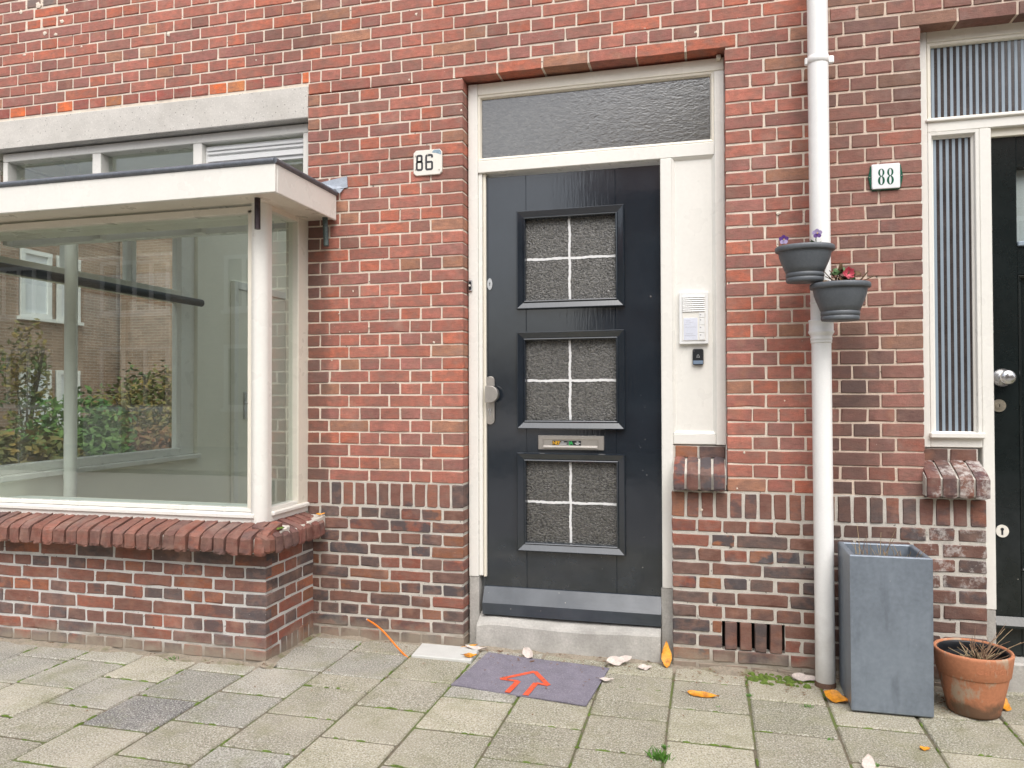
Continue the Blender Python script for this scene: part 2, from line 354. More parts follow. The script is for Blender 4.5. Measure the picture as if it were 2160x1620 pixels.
# ------------------------------------------------------------------ helpers: meshes and objects
WO = {}
class MB:
    def __init__(self): self.v = []; self.f = []; self.mi = []; self.c = []; self.cur = 0; self.cc = (1, 1, 1, 0); self.sm = []
        # cur: material slot, cc: colour attribute
    def add(self, vs, fs, smooth=False):
        o = len(self.v); self.v.extend([tuple(p) for p in vs])
        for f in fs:
            self.f.append(tuple(i + o for i in f)); self.mi.append(self.cur); self.c.append(self.cc); self.sm.append(smooth)
    def box(self, x0, x1, y0, y1, z0, z1, ch=.002):
        if ch <= 0:
            v = [(x, y, z) for z in (z0, z1) for y in (y0, y1) for x in (x0, x1)]
            self.add(v, [(0, 2, 3, 1), (4, 5, 7, 6), (0, 1, 5, 4), (1, 3, 7, 5), (3, 2, 6, 7), (2, 0, 4, 6)]); return self
        ch = min(ch, (x1 - x0) * .4, (y1 - y0) * .4, (z1 - z0) * .4)
        X = (x0, x1); Y = (y0, y1); Z = (z0, z1); v = []; idx = {}
        for i in (0, 1):
            for j in (0, 1):
                for k in (0, 1):
                    sx = ch if i == 0 else -ch; sy = ch if j == 0 else -ch; sz = ch if k == 0 else -ch
                    idx[i, j, k, 0] = len(v); v.append((X[i], Y[j] + sy, Z[k] + sz))
                    idx[i, j, k, 1] = len(v); v.append((X[i] + sx, Y[j], Z[k] + sz))
                    idx[i, j, k, 2] = len(v); v.append((X[i] + sx, Y[j] + sy, Z[k]))
        fs = []
        def q(*ks): fs.append([idx[k] for k in ks])
        for i in (0, 1):
            a = [(i, 0, 0, 0), (i, 1, 0, 0), (i, 1, 1, 0), (i, 0, 1, 0)]; q(*(a if i else a[::-1]))
            a = [(0, i, 0, 1), (1, i, 0, 1), (1, i, 1, 1), (0, i, 1, 1)]; q(*(a[::-1] if i else a))
            a = [(0, 0, i, 2), (1, 0, i, 2), (1, 1, i, 2), (0, 1, i, 2)]; q(*(a if i else a[::-1]))
            for j in (0, 1):
                a = [(i, j, 0, 0), (i, j, 0, 1), (i, j, 1, 1), (i, j, 1, 0)]; q(*(a if i == j else a[::-1])) if 0 else q(*a)
                q((i, 0, j, 0), (i, 0, j, 2), (i, 1, j, 2), (i, 1, j, 0))
                q((0, i, j, 1), (0, i, j, 2), (1, i, j, 2), (1, i, j, 1))
                for k in (0, 1): q((i, j, k, 0), (i, j, k, 1), (i, j, k, 2))
        cx, cy, cz = (x0 + x1) / 2, (y0 + y1) / 2, (z0 + z1) / 2
        out = []
        for f in fs:   # orient outward
            p = [Vector(v[i]) for i in f]; n = (p[1] - p[0]).cross(p[2] - p[0]); m = sum(p, Vector()) / len(p) - Vector((cx, cy, cz))
            out.append(tuple(f) if n.dot(m) > 0 else tuple(f[::-1]))
        self.add(v, out); return self
    def tube(self, pts, r, n=8, cap=True, smooth=True):
        pts = [Vector(p) for p in pts]; rs = r if isinstance(r, (list, tuple)) else [r] * len(pts); v = []
        for i, p in enumerate(pts):
            d = (pts[min(i + 1, len(pts) - 1)] - pts[max(i - 1, 0)]).normalized()
            a = d.orthogonal().normalized() if i == 0 else (a - d * a.dot(d)).normalized()
            b = d.cross(a)
            for k in range(n): v.append(p + (a * cos(2 * pi * k / n) + b * sin(2 * pi * k / n)) * rs[i])
        fs = []
        for i in range(len(pts) - 1):
            for k in range(n): fs.append((i * n + k, i * n + (k + 1) % n, (i + 1) * n + (k + 1) % n, (i + 1) * n + k))
        self.add(v, fs, smooth)
        if cap: self.add([v[k] for k in range(n)], [tuple(range(n))[::-1]]); self.add(v[-n:], [tuple(range(n))])
        return self
    def lathe(self, prof, c, n=40, sx=1.0, sy=1.0, smooth=True, fn=None):
        v = []; fs = []
        for r, z in prof:
            for k in range(n):
                a = 2 * pi * k / n; x = cos(a) * r * sx; y = sin(a) * r * sy
                if fn: x, y = fn(x, y, z)
                v.append((c[0] + x, c[1] + y, c[2] + z))
        for i in range(len(prof) - 1):
            for k in range(n): fs.append((i * n + k, i * n + (k + 1) % n, (i + 1) * n + (k + 1) % n, (i + 1) * n + k))
        self.add(v, fs, smooth); return self
    def cap(self, r, c, n=40, sx=1, sy=1, up=True, fn=None):
        v = []
        for k in range(n):
            x, y = cos(2 * pi * k / n) * r * sx, sin(2 * pi * k / n) * r * sy
            if fn: x, y = fn(x, y, 0)
            v.append((c[0] + x, c[1] + y, c[2]))
        f = tuple(range(n)); self.add(v, [f if up else f[::-1]]); return self
    def prism_x(self, prof, x0, x1, dx0=None):
        """profile in (y, z), counter-clockwise seen from +x"""
        n = len(prof); v = [(x0 + (dx0[i] if dx0 else 0), y, z) for i, (y, z) in enumerate(prof)] + [(x1, y, z) for y, z in prof]
        fs = [(i, i + n, (i + 1) % n + n, (i + 1) % n) for i in range(n)] + [tuple(range(n)), tuple(range(n, 2 * n))[::-1]]
        self.add(v, [f[::-1] for f in fs]); return self
    def disc_y(self, cx, y0, y1, cz, rx, rz, n=28, smooth=True):
        """flat round plate facing -y"""
        v = [(cx + rx * cos(2 * pi * k / n), y, cz + rz * sin(2 * pi * k / n)) for y in (y1, y0) for k in range(n)]
        fs = [(k, (k + 1) % n, n + (k + 1) % n, n + k) for k in range(n)]
        self.add(v, fs, smooth); self.add(v[n:], [tuple(range(n))]); return self
    def poly_y(self, pts, y0, y1):
        """outline in (x, z), counter-clockwise seen from -y, front at y0"""
        n = len(pts); v = [(x, y0, z) for x, z in pts] + [(x, y1, z) for x, z in pts]
        self.add(v, [tuple(range(n)), tuple(range(n, 2 * n))[::-1]] + [(i, i + n, (i + 1) % n + n, (i + 1) % n) for i in range(n)]); return self
    def ring_y(self, x0, x1, z0, z1, prof):
        """mitred picture frame: prof = [(inset, y)] from outside in"""
        n = len(prof); v = []
        for d, y in prof: v += [(x0 + d, y, z0 + d), (x1 - d, y, z0 + d), (x1 - d, y, z1 - d), (x0 + d, y, z1 - d)]
        fs = []
        for i in range(n - 1):
            for k in range(4): fs.append((i * 4 + k, i * 4 + (k + 1) % 4, (i + 1) * 4 + (k + 1) % 4, (i + 1) * 4 + k))
        self.add(v, fs); return self
    def brick(self, T, l0, l1, z0, z1, depth=.1, rough=1.0, seg=None, chip=.5):
        """brick with worn, uneven edges; T maps (along, out-of-wall, up) to world; face at out = 0, body behind it"""
        L = l1 - l0; H = z1 - z0; n = seg or max(1, int(L / .055)); m = max(1, int(H / .055))
        q = [(.0016 + R.random() * .0028) * rough * (1.6 if R.random() < .15 else 1) for _ in range(8)]
        per = [(l0 + q[0], z0)] + [(l0 + L * i / n, z0) for i in range(1, n)] + [(l1 - q[1], z0), (l1, z0 + q[2])] + [(l1, z0 + H * i / m) for i in range(1, m)] + [(l1, z1 - q[3]), (l1 - q[4], z1)] + [(l1 - L * i / n, z1) for i in range(1, n)] + [(l0 + q[5], z1), (l0, z1 - q[6])] + [(l0, z1 - H * i / m) for i in range(1, m)] + [(l0, z0 + q[7])]
        tx, tz, pr = R.uniform(-.006, .006) * rough, R.uniform(-.012, .012) * rough, R.uniform(-.0015, .0015) * rough
        lc, zc = (l0 + l1) / 2, (z0 + z1) / 2; ring = [[], [], []]
        for (l, z) in per:
            j = lambda s: R.uniform(-s, s) * rough
            ol, oz = l + j(.0012), z + j(.0014)
            c = .0018 + R.random() * .0018 * rough
            if R.random() < .05 * chip * rough: c += R.uniform(.003, .008)
            dl, dz = lc - l, zc - z
            il = ol + (c if dl > 0 else -c) * (1 if abs(dl) > L * .5 - 1e-6 else 0); iz = oz + (c if dz > 0 else -c) * (1 if abs(dz) > H * .5 - 1e-6 else 0)
            out = pr + tx * (l - lc) + tz * (z - zc)
            ring[0].append(T(il, out, iz)); ring[1].append(T(ol, out - .0042, oz)); ring[2].append(T(ol, -depth, oz))
        k = len(per); v = ring[0] + ring[1] + ring[2]
        fs = [tuple(range(k))]
        for a in (0, 1):
            for i in range(k): fs.append((a * k + i, (a + 1) * k + i, (a + 1) * k + (i + 1) % k, a * k + (i + 1) % k))
        self.add(v, fs)
    def build(self, name, mats, parent=None, origin=None, thing=None, sub=0):
        if origin is None:
            xs = [p[0] for p in self.v]; ys = [p[1] for p in self.v]; zs = [p[2] for p in self.v]
            origin = Vector(((min(xs) + max(xs)) / 2, (min(ys) + max(ys)) / 2, min(zs)))
        origin = Vector(origin)
        me = bpy.data.meshes.new(name)
        me.from_pydata([(p[0] - origin.x, p[1] - origin.y, p[2] - origin.z) for p in self.v], [], self.f)
        for m_ in (mats if isinstance(mats, (list, tuple)) else [mats]): me.materials.append(M[m_])
        me.polygons.foreach_set('material_index', self.mi)
        me.polygons.foreach_set('use_smooth', self.sm)
        if any(c != (1, 1, 1, 0) for c in self.c):
            at = me.attributes.new("bcol", 'FLOAT_COLOR', 'FACE'); at.data.foreach_set('color', [q for c in self.c for q in c])
        me.update()
        o = bpy.data.objects.new(name, me); COL.objects.link(o)
        place(o, origin, parent)
        if thing: tag(o, *thing)
        return o

def place(o, origin, parent=None):
    WO[o.name] = Vector(origin)
    if parent is not None: o.parent = parent; o.location = Vector(origin) - WO[parent.name]
    else: o.location = origin
def tag(o, label, cat, group=None):
    o['label'] = label; o['category'] = cat
    if group: o['group'] = group
def empty(name, loc, label=None, cat=None, parent=None, group=None):
    o = bpy.data.objects.new(name, None); o.empty_display_size = .1; COL.objects.link(o); place(o, Vector(loc), parent)
    if label: tag(o, label, cat, group)
    return o
def structure(o): o['kind'] = 'structure'; return o
def stuff(o): o['kind'] = 'stuff'; return o
def text_mesh(s, size, mat, name, parent, xform, extrude=.0003, space=1.0):
    cu = bpy.data.curves.new(name, 'FONT'); cu.body = s; cu.size = size; cu.extrude = extrude; cu.align_x = 'CENTER'; cu.align_y = 'CENTER'; cu.space_character = space
    t = bpy.data.objects.new(name, cu); COL.objects.link(t)
    me = bpy.data.meshes.new_from_object(t, depsgraph=bpy.context.evaluated_depsgraph_get())
    bpy.data.objects.remove(t); bpy.data.curves.remove(cu)
    mb = MB(); mb.add([xform(v.co) for v in me.vertices], [tuple(p.vertices) for p in me.polygons]); bpy.data.meshes.remove(me)
    return mb.build(name, mat, parent)
def project(x, y, z):
    q = Vector((x, y, z)) - CAMPOS; d = q.dot(CF)
    return 1080 + FPX * q.dot(CR) / d, 810 - FPX * q.dot(CU) / d, d

# ------------------------------------------------------------------ ground, pavement, street
ZG = -.02
structure(MB().box(-70, 70, -70, 70, -.3, -.06, 0).build("ground", "asphalt"))
structure(MB().box(-45, 45, -7.6, -2.62, -.2, -.045, 0).build("road", "asphalt"))
structure(MB().box(-45, 45, -2.62, -2.5, -.2, -.022, .006).build("kerb", "bluestone"))
pv = MB().box(-45, 45, -2.5, .6, -.2, -.0255, 0).build("pavement", "joint_soil", origin=(0, 0, -.2)); structure(pv)
structure(MB().box(-45, 45, -12.4, -7.6, -.2, .03, .01).build("far_pavement", "paver"))
XJ = [-4.70, -4.40, -4.10, -3.80, -3.49, -3.19, -2.89, -2.59, -2.29, -1.985, -1.675, -1.37, -1.065, -.757, -.454, -.155, .151, .45, .76, 1.065, 1.37, 1.675, 1.98, 2.28]
YREF = {6: -.88, 7: -.735, 8: -.868, 9: -.75, 10: -.892, 11: -.74, 12: -.877, 13: -.748, 14: -.60, 15: -.463, 16: -.6, 17: -.476, 18: -.61}
HALF = {10: -.612, 14: -.60}          # a half slab follows this joint
PAVE_TINT = [(178, 174, 162), (170, 167, 156), (184, 179, 165), (175, 171, 157), (161, 158, 148), (180, 174, 156)]
PAVE_GREEN = [(174, 169, 147), (180, 174, 153), (166, 161, 141), (183, 177, 156), (160, 156, 136)]
for i in range(len(XJ) - 1):
    ref = YREF.get(i, -.75 + (.145 if i % 2 else 0)); ys = [ref]
    while ys[-1] > -2.45: ys.append(ys[-1] - .288)
    up = [ref]
    if i in HALF and abs(HALF[i] - ref) < .31:
        while up[-1] < HALF[i] - .01: up.append(up[-1] + .28)
        up[-1] = HALF[i] if len(up) > 1 else up[-1]
        up.append(up[-1] + .145)
    while up[-1] < .05: up.append(up[-1] + .30)
    ys = sorted(set(ys + up))
    for a, b in zip(ys[:-1], ys[1:]):
        if b > .5 or a < -2.5: continue
        b2 = min(b, .09)
        if b2 - a < .05: continue
        xc, yc = (XJ[i] + XJ[i + 1]) / 2, (a + b2) / 2
        if xc < -2.0 and a > -.40: continue                      # under the bay
        pal = PAVE_GREEN if (xc > -1.2 + R.uniform(-.5, .5) or b - a < .2) else PAVE_TINT
        c = list(R.choice(pal)); k = R.uniform(.90, 1.05)
        if abs(xc + 2.137) < .05 and abs(yc + 1.0) < .06: c, k = [128, 126, 124], 1
        mb = MB(); mb.cc = tuple(lin(q * k) * .9 for q in c) + (0,)
        g = .0036 + R.random() * .0022
        mb.box(XJ[i] + g, XJ[i + 1] - g, a + g * 1.5, b2 - g * 1.5, -.06, ZG, .005)
        tx, ty, dz = R.uniform(-.007, .007), R.uniform(-.006, .006), R.uniform(-.001, .0015)
        mb.v = [(x + R.uniform(-.0006, .0006), y + R.uniform(-.0006, .0006), z + ((x - xc) * tx + (y - yc) * ty + dz if z > -.05 else 0)) for x, y, z in mb.v]
        mb.build("paving_slab", "paver", pv)

# ------------------------------------------------------------------ houses: walls of single bricks
ROW, Z0 = .0622, .774
JW = .0076
U86 = [((182, 116, 100), 30), ((172, 111, 98), 26), ((163, 111, 102), 16), ((190, 114, 92), 12), ((176, 128, 104), 8), ((154, 108, 97), 8)]
L86 = [((140, 101, 88), 26), ((122, 96, 88), 20), ((160, 99, 83), 18), ((110, 95, 90), 14), ((166, 111, 83), 10), ((99, 90, 89), 10)]
BAY = [((152, 103, 89), 24), ((166, 104, 86), 20), ((132, 105, 97), 18), ((112, 101, 100), 15), ((172, 110, 84), 11), ((142, 101, 91), 12)]
U88 = [((148, 104, 93), 28), ((136, 98, 89), 22), ((154, 108, 98), 18), ((120, 92, 86), 15), ((157, 101, 87), 12), ((144, 110, 94), 6)]
L88 = [((120, 92, 83), 28), ((106, 85, 79), 24), ((132, 94, 83), 22), ((97, 83, 79), 17), ((139, 98, 84), 9)]
SOL = [((147, 101, 89), 28), ((155, 105, 88), 20), ((132, 99, 89), 20), ((107, 94, 91), 14), ((165, 113, 88), 10), ((139, 96, 86), 10)]
L86, L88, SOL, BAY = [[((c[0] * k, c[1] * k, c[2] * k), w) for c, w in P] for P, k in ((L86, .91), (L88, .93), (SOL, .94), (BAY, .95))]
def pick(pal, clink=0.0):
    t = R.uniform(0, sum(w for _, w in pal))
    for c, w in pal:
        t -= w
        if t <= 0: break
    k = R.uniform(.93, 1.07)
    return tuple(lin(min(255, q * k)) * 1.0 for q in c) + (max(0, min(1, R.uniform(-.6, 1.0) * clink)),)
TF = lambda y0=0.0: (lambda l, o, z: (l, y0 - o, z))
class Wall:
    """collects bricks, then builds the largest in the picture singly and joins the rest"""
    def __init__(self): self.items = []
    def brick(self, T, l0, l1, z0, z1, c, depth=.1, rough=1.0, chip=.5, mat="brick", keep=False):
        if l1 - l0 < .012: return
        if -3.86 < (l0 + l1) / 2 < -3.62 and z0 > 3.30:                    # old repair high up over the bay
            c = tuple(lin(q) for q in ((198, 112, 86) if z0 < 3.44 else (132, 118, 112))) + (.1,); l0 += .006; l1 -= .004; z0 += .003; z1 -= .002
        p = [project(*T(l, 0, z)) for l, z in ((l0, z0), (l1, z0), (l1, z1), (l0, z1))]
        ok = all(q[2] > .3 for q in p); area = 0
        if ok:
            vis = any(0 <= q[0] <= 2160 and 0 <= q[1] <= 1620 for q in p)
            area = abs((p[2][0] - p[0][0]) * (p[1][1] - p[3][1]) - (p[2][1] - p[0][1]) * (p[1][0] - p[3][0])) / 2 * (1 if vis else 0)
        self.items.append((area + (1e6 if keep else 0), T, l0, l1, z0, z1, c, depth, rough, chip, mat))
    def build(self, parent, limit=300, name="brick"):
        it = sorted(self.items, key=lambda q: -q[0]); rest = MB()
        for k, (a, T, l0, l1, z0, z1, c, d, ro, chp, mat) in enumerate(it):
            mb = MB() if (k < limit and a > 0) else rest
            mb.cc = c; mb.brick(T, l0, l1, z0, z1, d, ro, None, chp)
            if mb is not rest: mb.build(name, mat, parent)
        if rest.f: stuff(rest.build("more_bricks", "brick", parent))
        print("bricks", name, len(it))
def course(w, T, x0, x1, z, h, joints, pal, clink, cuts=(), mat="brick", rough=1.0, chip=.5, colour=None, depth=.1, jw=None):
    """bricks of one course between x0 and x1 split at joints, leaving the cut intervals open"""
    JW = jw or globals()['JW']
    js = [x0 - JW / 2] + sorted(j for j in joints if x0 + .02 < j < x1 - .02) + [x1 + JW / 2]
    for a, b in zip(js[:-1], js[1:]):
        a2, b2 = a + JW / 2 + R.uniform(-.0012, .0012), b - JW / 2 + R.uniform(-.0012, .0012)
        a2, b2 = max(a2, x0), min(b2, x1)
        for c0, c1 in cuts:
            if a2 < c1 and b2 > c0:
                if a2 < c0 - .02: b2 = min(b2, c0)
                elif b2 > c1 + .02: a2 = max(a2, c1)
                else: a2 = b2
        if b2 - a2 < .015: continue
        zj = R.uniform(-.0009, .0009) * rough
        w.brick(T, a2, b2, z + JW / 2 + zj, z + h - JW / 2 + zj, colour() if colour else pick(pal, clink), depth, rough, chip, mat)
def corner_joints(xc, sgn, kind, length, bond):
    """cross bond starting at a corner xc and running in direction sgn"""
    q = 0.0; out = []
    seq = [.11] if kind == 'H' else ([.168, .1105] if kind == 'A' else [.168])
    unit = .1105 if kind == 'H' else .2215
    for s in seq: q += s; out.append(xc + sgn * q)
    while q < length: q += unit; out.append(xc + sgn * q)
    return out
T0 = TF(0.0)

house86 = empty("brick_house", (-1.6, .1, 0), "red brick house front with bay window and dark blue panelled door, number 86", "house", None, "terraced houses on this side of the street")
house88 = empty("brick_house", (1.2, .1, 0), "browner brick house beside the downpipe with green-black door and reeded sidelight, number 88", "house", None, "terraced houses on this side of the street")
DL, DR, LOWR = -1.157, .080, -.163      # door opening of 86; the low wall under its side panel starts at LOWR
SPLIT, F88 = .463, .880
LINT = Z0 + 32 * ROW                     # 2.764
# wall cores (mortar)
mb = MB(); MY = .0042
mb.cur = 0
mb.box(-4.30, -2.035, MY, .26, 2.800, 4.0, 0); mb.box(-2.000, DL - .004, MY, .26, Z0, LINT, 0)
mb.box(-2.035, SPLIT, MY, .26, LINT + .006, 4.0, 0); mb.box(DR + .004, SPLIT, MY, .26, Z0, LINT + .006, 0)
mb.cur = 1
mb.box(-2.000, DL - .004, MY, .26, -.1, Z0, 0); mb.box(LOWR + .003, DR + .004, MY, .26, .197, Z0, 0); mb.box(LOWR + .003, DR + .004, MY, .26, -.1, .0695, 0); mb.box(LOWR + .003, .0525, MY, .26, .0695, .197, 0); mb.box(DR + .004, SPLIT, MY, .26, .197, Z0, 0); mb.box(DR + .004, SPLIT, MY, .26, -.1, .0695, 0); mb.box(.318, SPLIT, MY, .26, .0695, .197, 0)
mb.box(-.158, .078, .078, .2, Z0, .972, 0)
mb.cur = 2; mb.box(-4.30, SPLIT, .0, .26, 4.0, 6.4, 0)
wall86 = mb.build("wall", ["mortar_cream", "mortar_grey", "far_brick_red"], house86, origin=(-1.6, .1, 0))
mb = MB(); mb.cur = 0
mb.box(SPLIT, F88 - .004, MY, .26, Z0, LINT + .006, 0); mb.box(SPLIT, 3.2, MY, .26, LINT + .006, 4.0, 0); mb.box(2.164, 3.2, MY, .26, -.1, LINT + .006, 0)
mb.cur = 1; mb.box(SPLIT, 1.105, MY, .26, -.1, Z0, 0); mb.box(.886, 1.104, .084, .2, Z0, .974, 0)
mb.cur = 2; mb.box(SPLIT, 3.2, .0, .26, 4.0, 6.4, 0)
wall88 = mb.build("wall", ["mortar_pink", "mortar_grey", "far_brick_red"], house88, origin=(1.2, .1, 0))

W86, W88 = Wall(), Wall()
ORANGE = [((226, 120, 74), 3), ((206, 134, 88), 2), ((176, 104, 90), 4), ((168, 98, 88), 4)]
for k in range(0, 52):
    z = Z0 + k * ROW; kind = 'H' if k % 2 else ('A' if k % 4 == 0 else 'B')
    if k < 32:
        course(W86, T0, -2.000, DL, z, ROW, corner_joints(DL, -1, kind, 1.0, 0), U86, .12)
        course(W86, T0, DR, SPLIT - .006, z, ROW, corner_joints(DR, 1, kind, .6, 0), U86, .15)
        course(W88, T0, SPLIT + .006, F88, z, ROW, corner_joints(F88, -1, kind, .6, 0), U88, .3)
        course(W88, T0, 2.16, 3.2, z, ROW, corner_joints(2.16, 1, kind, 1.2, 0), U88, .3)
    else:
        if kind == 'H': js = [-.0345 + .11125 * i for i in range(-60, 40)]
        else: js = [-.0905 + (.11125 if k % 4 == 2 else 0) + .2225 * i for i in range(-30, 20)]
        rep = (lambda: pick(ORANGE)) if k == 33 else None
        if k == 32: course(W86, T0, -1.997, SPLIT - .006, z, ROW, js, U86, .1)
        else:
            if k == 33:
                course(W86, T0, -4.30, -1.997, z, ROW, js, U86, .1, colour=rep); course(W86, T0, -1.99, SPLIT - .006, z, ROW, js, U86, .1)
            else: course(W86, T0, -4.30, SPLIT - .006, z, ROW, js, U86, .12)
        course(W88, T0, SPLIT + .006, 3.2, z, ROW, js, U88, .25)
# rowlock band at sill height
zt, zb = Z0, Z0 - 2 * ROW
def band(w, x0, x1, pal, n0=None):
    n = round((x1 - x0) / .0632); s = (x1 - x0) / n
    for i in range(n):
        w.brick(T0, x0 + i * s + (.006 if i else 0) + R.uniform(-.001, .001), x0 + (i + 1) * s - (.006 if i < n - 1 else 0), zb + .007, zt - .007, pick(pal, .75), .1, 1.3)
band(W86, -2.0, DL, SOL); band(W86, LOWR, SPLIT - .004, SOL); band(W88, SPLIT + .004, 1.107, SOL)
# low wall
VENT = (.052, .318)
for j in range(0, 12):
    mL, mR = .0613, .0640
    kindL = 'H' if j % 2 == 0 else ('B' if (j // 2) % 2 == 0 else 'A'); kindR = 'H' if j % 2 == 0 else ('A' if (j // 2) % 2 == 0 else 'B')
    zL, zR = zb - (j + 1) * mL, zb - (j + 1) * mR
    course(W86, T0, -2.000, DL, zL, mL, corner_joints(DL, -1, kindL, 1.0, 0), L86, 1.0, rough=1.5, chip=1.5, jw=.0105)
    if zR > -.16:
        cuts = [VENT] if j in (7, 8) else []
        course(W86, T0, LOWR, SPLIT - .005, zR, mR, corner_joints(LOWR, 1, kindR, .8, 0), L86, 1.0, cuts, rough=1.5, chip=1.5, jw=.0112)
        course(W88, T0, SPLIT + .005, 1.107, zR, mR, corner_joints(1.107, -1, kindR, .8, 0), L88, .9, rough=1.5, chip=1.5, jw=.0112, mat="brick_limed")
# upright bricks of the air vent
for i in range(4):
    x = .066 + i * .0632; W86.brick(T0, x, x + .0505, .071 + (.003 if i < 2 else 0), .196, pick(L86, .5), .1, 1.1, keep=True)
# short bricks under the side panel
Tp = TF(.071)
W86.brick(Tp, -.150, -.050, .918, .970, pick(L86, 1), .06); W86.brick(Tp, -.040, .074, .918, .970, pick([((94, 80, 78), 1)], .6), .06)
Tq = TF(.077)
W88.brick(Tq, .889, .988, .918, .972, pick(L88, .4), .06); W88.brick(Tq, .998, 1.098, .918, .972, pick(L88, .4), .06)
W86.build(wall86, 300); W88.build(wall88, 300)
MB().box(.0528, .3178, .055, .12, .0698, .1968, 0).build("vent_recess", "black_void", wall86)

# cement smears and paint spots left on the wall
SM = [(-3.423, 3.188, 0.0163), (-3.822, 3.186, 0.0186), (-2.848, 3.188, 0.0209), (-1.399, 3.11, 0.0116), (-2.305, 2.983, 0.0093), (-1.438, 2.786, 0.0093), (0.305, 2.006, 0.0186), (-0.044, 2.853, 0.0093), (-1.164, 2.605, 0.0093), (-1.309, 1.469, 0.0093), (-1.743, 1.738, 0.007), (-1.822, 1.625, 0.007), (-1.762, 1.531, 0.0047), (-1.657, 1.553, 0.007), (-1.452, 1.583, 0.0047), (0.153, 0.949, 0.007), (0.122, 0.79, 0.007), (-0.032, 0.69, 0.0093), (-1.862, 1.388, 0.007), (-0.273, 2.899, 0.007), (0.324, 1.18, 0.007), (-3.729, 3.461, 0.0326), (-3.561, 3.349, 0.0209), (-3.678, 3.295, 0.0279), (-3.601, 3.28, 0.0209), (-3.848, 3.441, 0.0186), (-3.529, 3.408, 0.0163)]
g_ = random.Random(4)
for x, z, r in SM:
    r *= .62; n = 11; a0_ = g_.uniform(0, 6.28); st = g_.uniform(.5, 1.6); pts = [(x + cos(2 * pi * k / n) * r * g_.uniform(.55, 1.25), z + sin(2 * pi * k / n) * r * st * g_.uniform(.55, 1.25)) for k in range(n)]
    mb = MB(); v = [(px, -.0012, pz) for px, pz in pts] + [(px, .006, pz) for px, pz in pts] + [(x, -.0035, z)]
    mb.add(v, [(k, (k + 1) % n, 2 * n) for k in range(n)] + [(k, n + k, n + (k + 1) % n, (k + 1) % n) for k in range(n)])
    mb.build("cement_smear", "mortar_cream", wall86)
# sloping sills of rowlock bricks
def sill_brick(mb, T, l0, l1, prof, rough=1.0):
    """prof in (out, up) seen from the side, counter-clockwise; a worn brick on edge"""
    k = len(prof); n = 3; v = []
    for i in range(n + 1):
        l = l0 + (l1 - l0) * i / n; e = .0035 if i in (0, n) else 0
        co, cu = sum(p[0] for p in prof) / k, sum(p[1] for p in prof) / k
        for o, u in prof:
            d = Vector((co - o, cu - u)); d = d.normalized() * e if d.length > 0 else d
            v.append(T(l + (.0012 if i == 0 else -.0012 if i == n else 0) + R.uniform(-.001, .001) * rough, o + d.x + R.uniform(-.0018, .0018) * rough, u + d.y + R.uniform(-.0018, .0018) * rough))
    fs = [(i * k + a, i * k + (a + 1) % k, (i + 1) * k + (a + 1) % k, (i + 1) * k + a) for i in range(n) for a in range(k)]
    fs += [tuple(range(k))[::-1], tuple(range(n * k, n * k + k))]
    mb.add(v, fs)
def prof_sill(nose, zt_n, zb_n, back, zt_b, zb_b):
    """nose: distance out of the wall; worn arris"""
    return [(nose - .002, zb_n), (nose + .002, zb_n + .012), (nose, zt_n - .014), (nose - .014, zt_n - .001), (nose - .05, zt_n + (zt_b - zt_n) * .38), (back, zt_b), (back, zb_b)]
s86 = empty("side_panel_sill", (-.04, 0, Z0), parent=house86)
s88 = empty("sidelight_sill", (1.0, 0, Z0), parent=house88)
S86C = [((150, 86, 72), 1), ((118, 84, 76), 1), ((100, 84, 80), 1), ((128, 84, 76), 1)]
for i in range(4):
    w = (.074 + .158) / 4; mb = MB(); mb.cc = tuple(lin(q) * .92 for q in S86C[i][0]) + (.85,)
    sill_brick(mb, TF(), -.158 + i * w + .004, -.158 + (i + 1) * w - .004, prof_sill(.052 + R.uniform(-.004, .004), .868 - i * .002, .781, -.073, .922, .79)); mb.build("sill_brick", "brick", s86)
    w = (1.110 - .868) / 4; mb = MB(); mb.cc = tuple(lin(q) * .92 for q in ((112, 72, 66), (104, 76, 72), (134, 92, 78), (108, 76, 76))[i]) + (.4,)
    sill_brick(mb, TF(), .868 + i * w + .004, .868 + (i + 1) * w - .004, prof_sill(.062 + R.uniform(-.004, .004), .874 - i * .001, .780, -.080, .926, .79)); mb.build("sill_brick", "brick_limed", s88)
MB().prism_x([(.075, .79), (-.036, .785), (-.038, .855), (.07, .912)], -.157, .073).build("mortar_bed", "mortar_grey", s86)
MB().prism_x([(.078, .79), (-.046, .785), (-.048, .858), (.075, .916)], .870, 1.108).build("mortar_bed", "mortar_grey", s88)

# concrete lintel over the bay
mb = MB(); mb.box(-4.32, -1.999, -.003, .24, 2.648, 2.8125, .003)
mb.v = [(x, y + R.uniform(-.001, .001), z + (R.uniform(-.001, .002))) for x, y, z in mb.v]
mb.build("concrete_lintel", "concrete", house86)

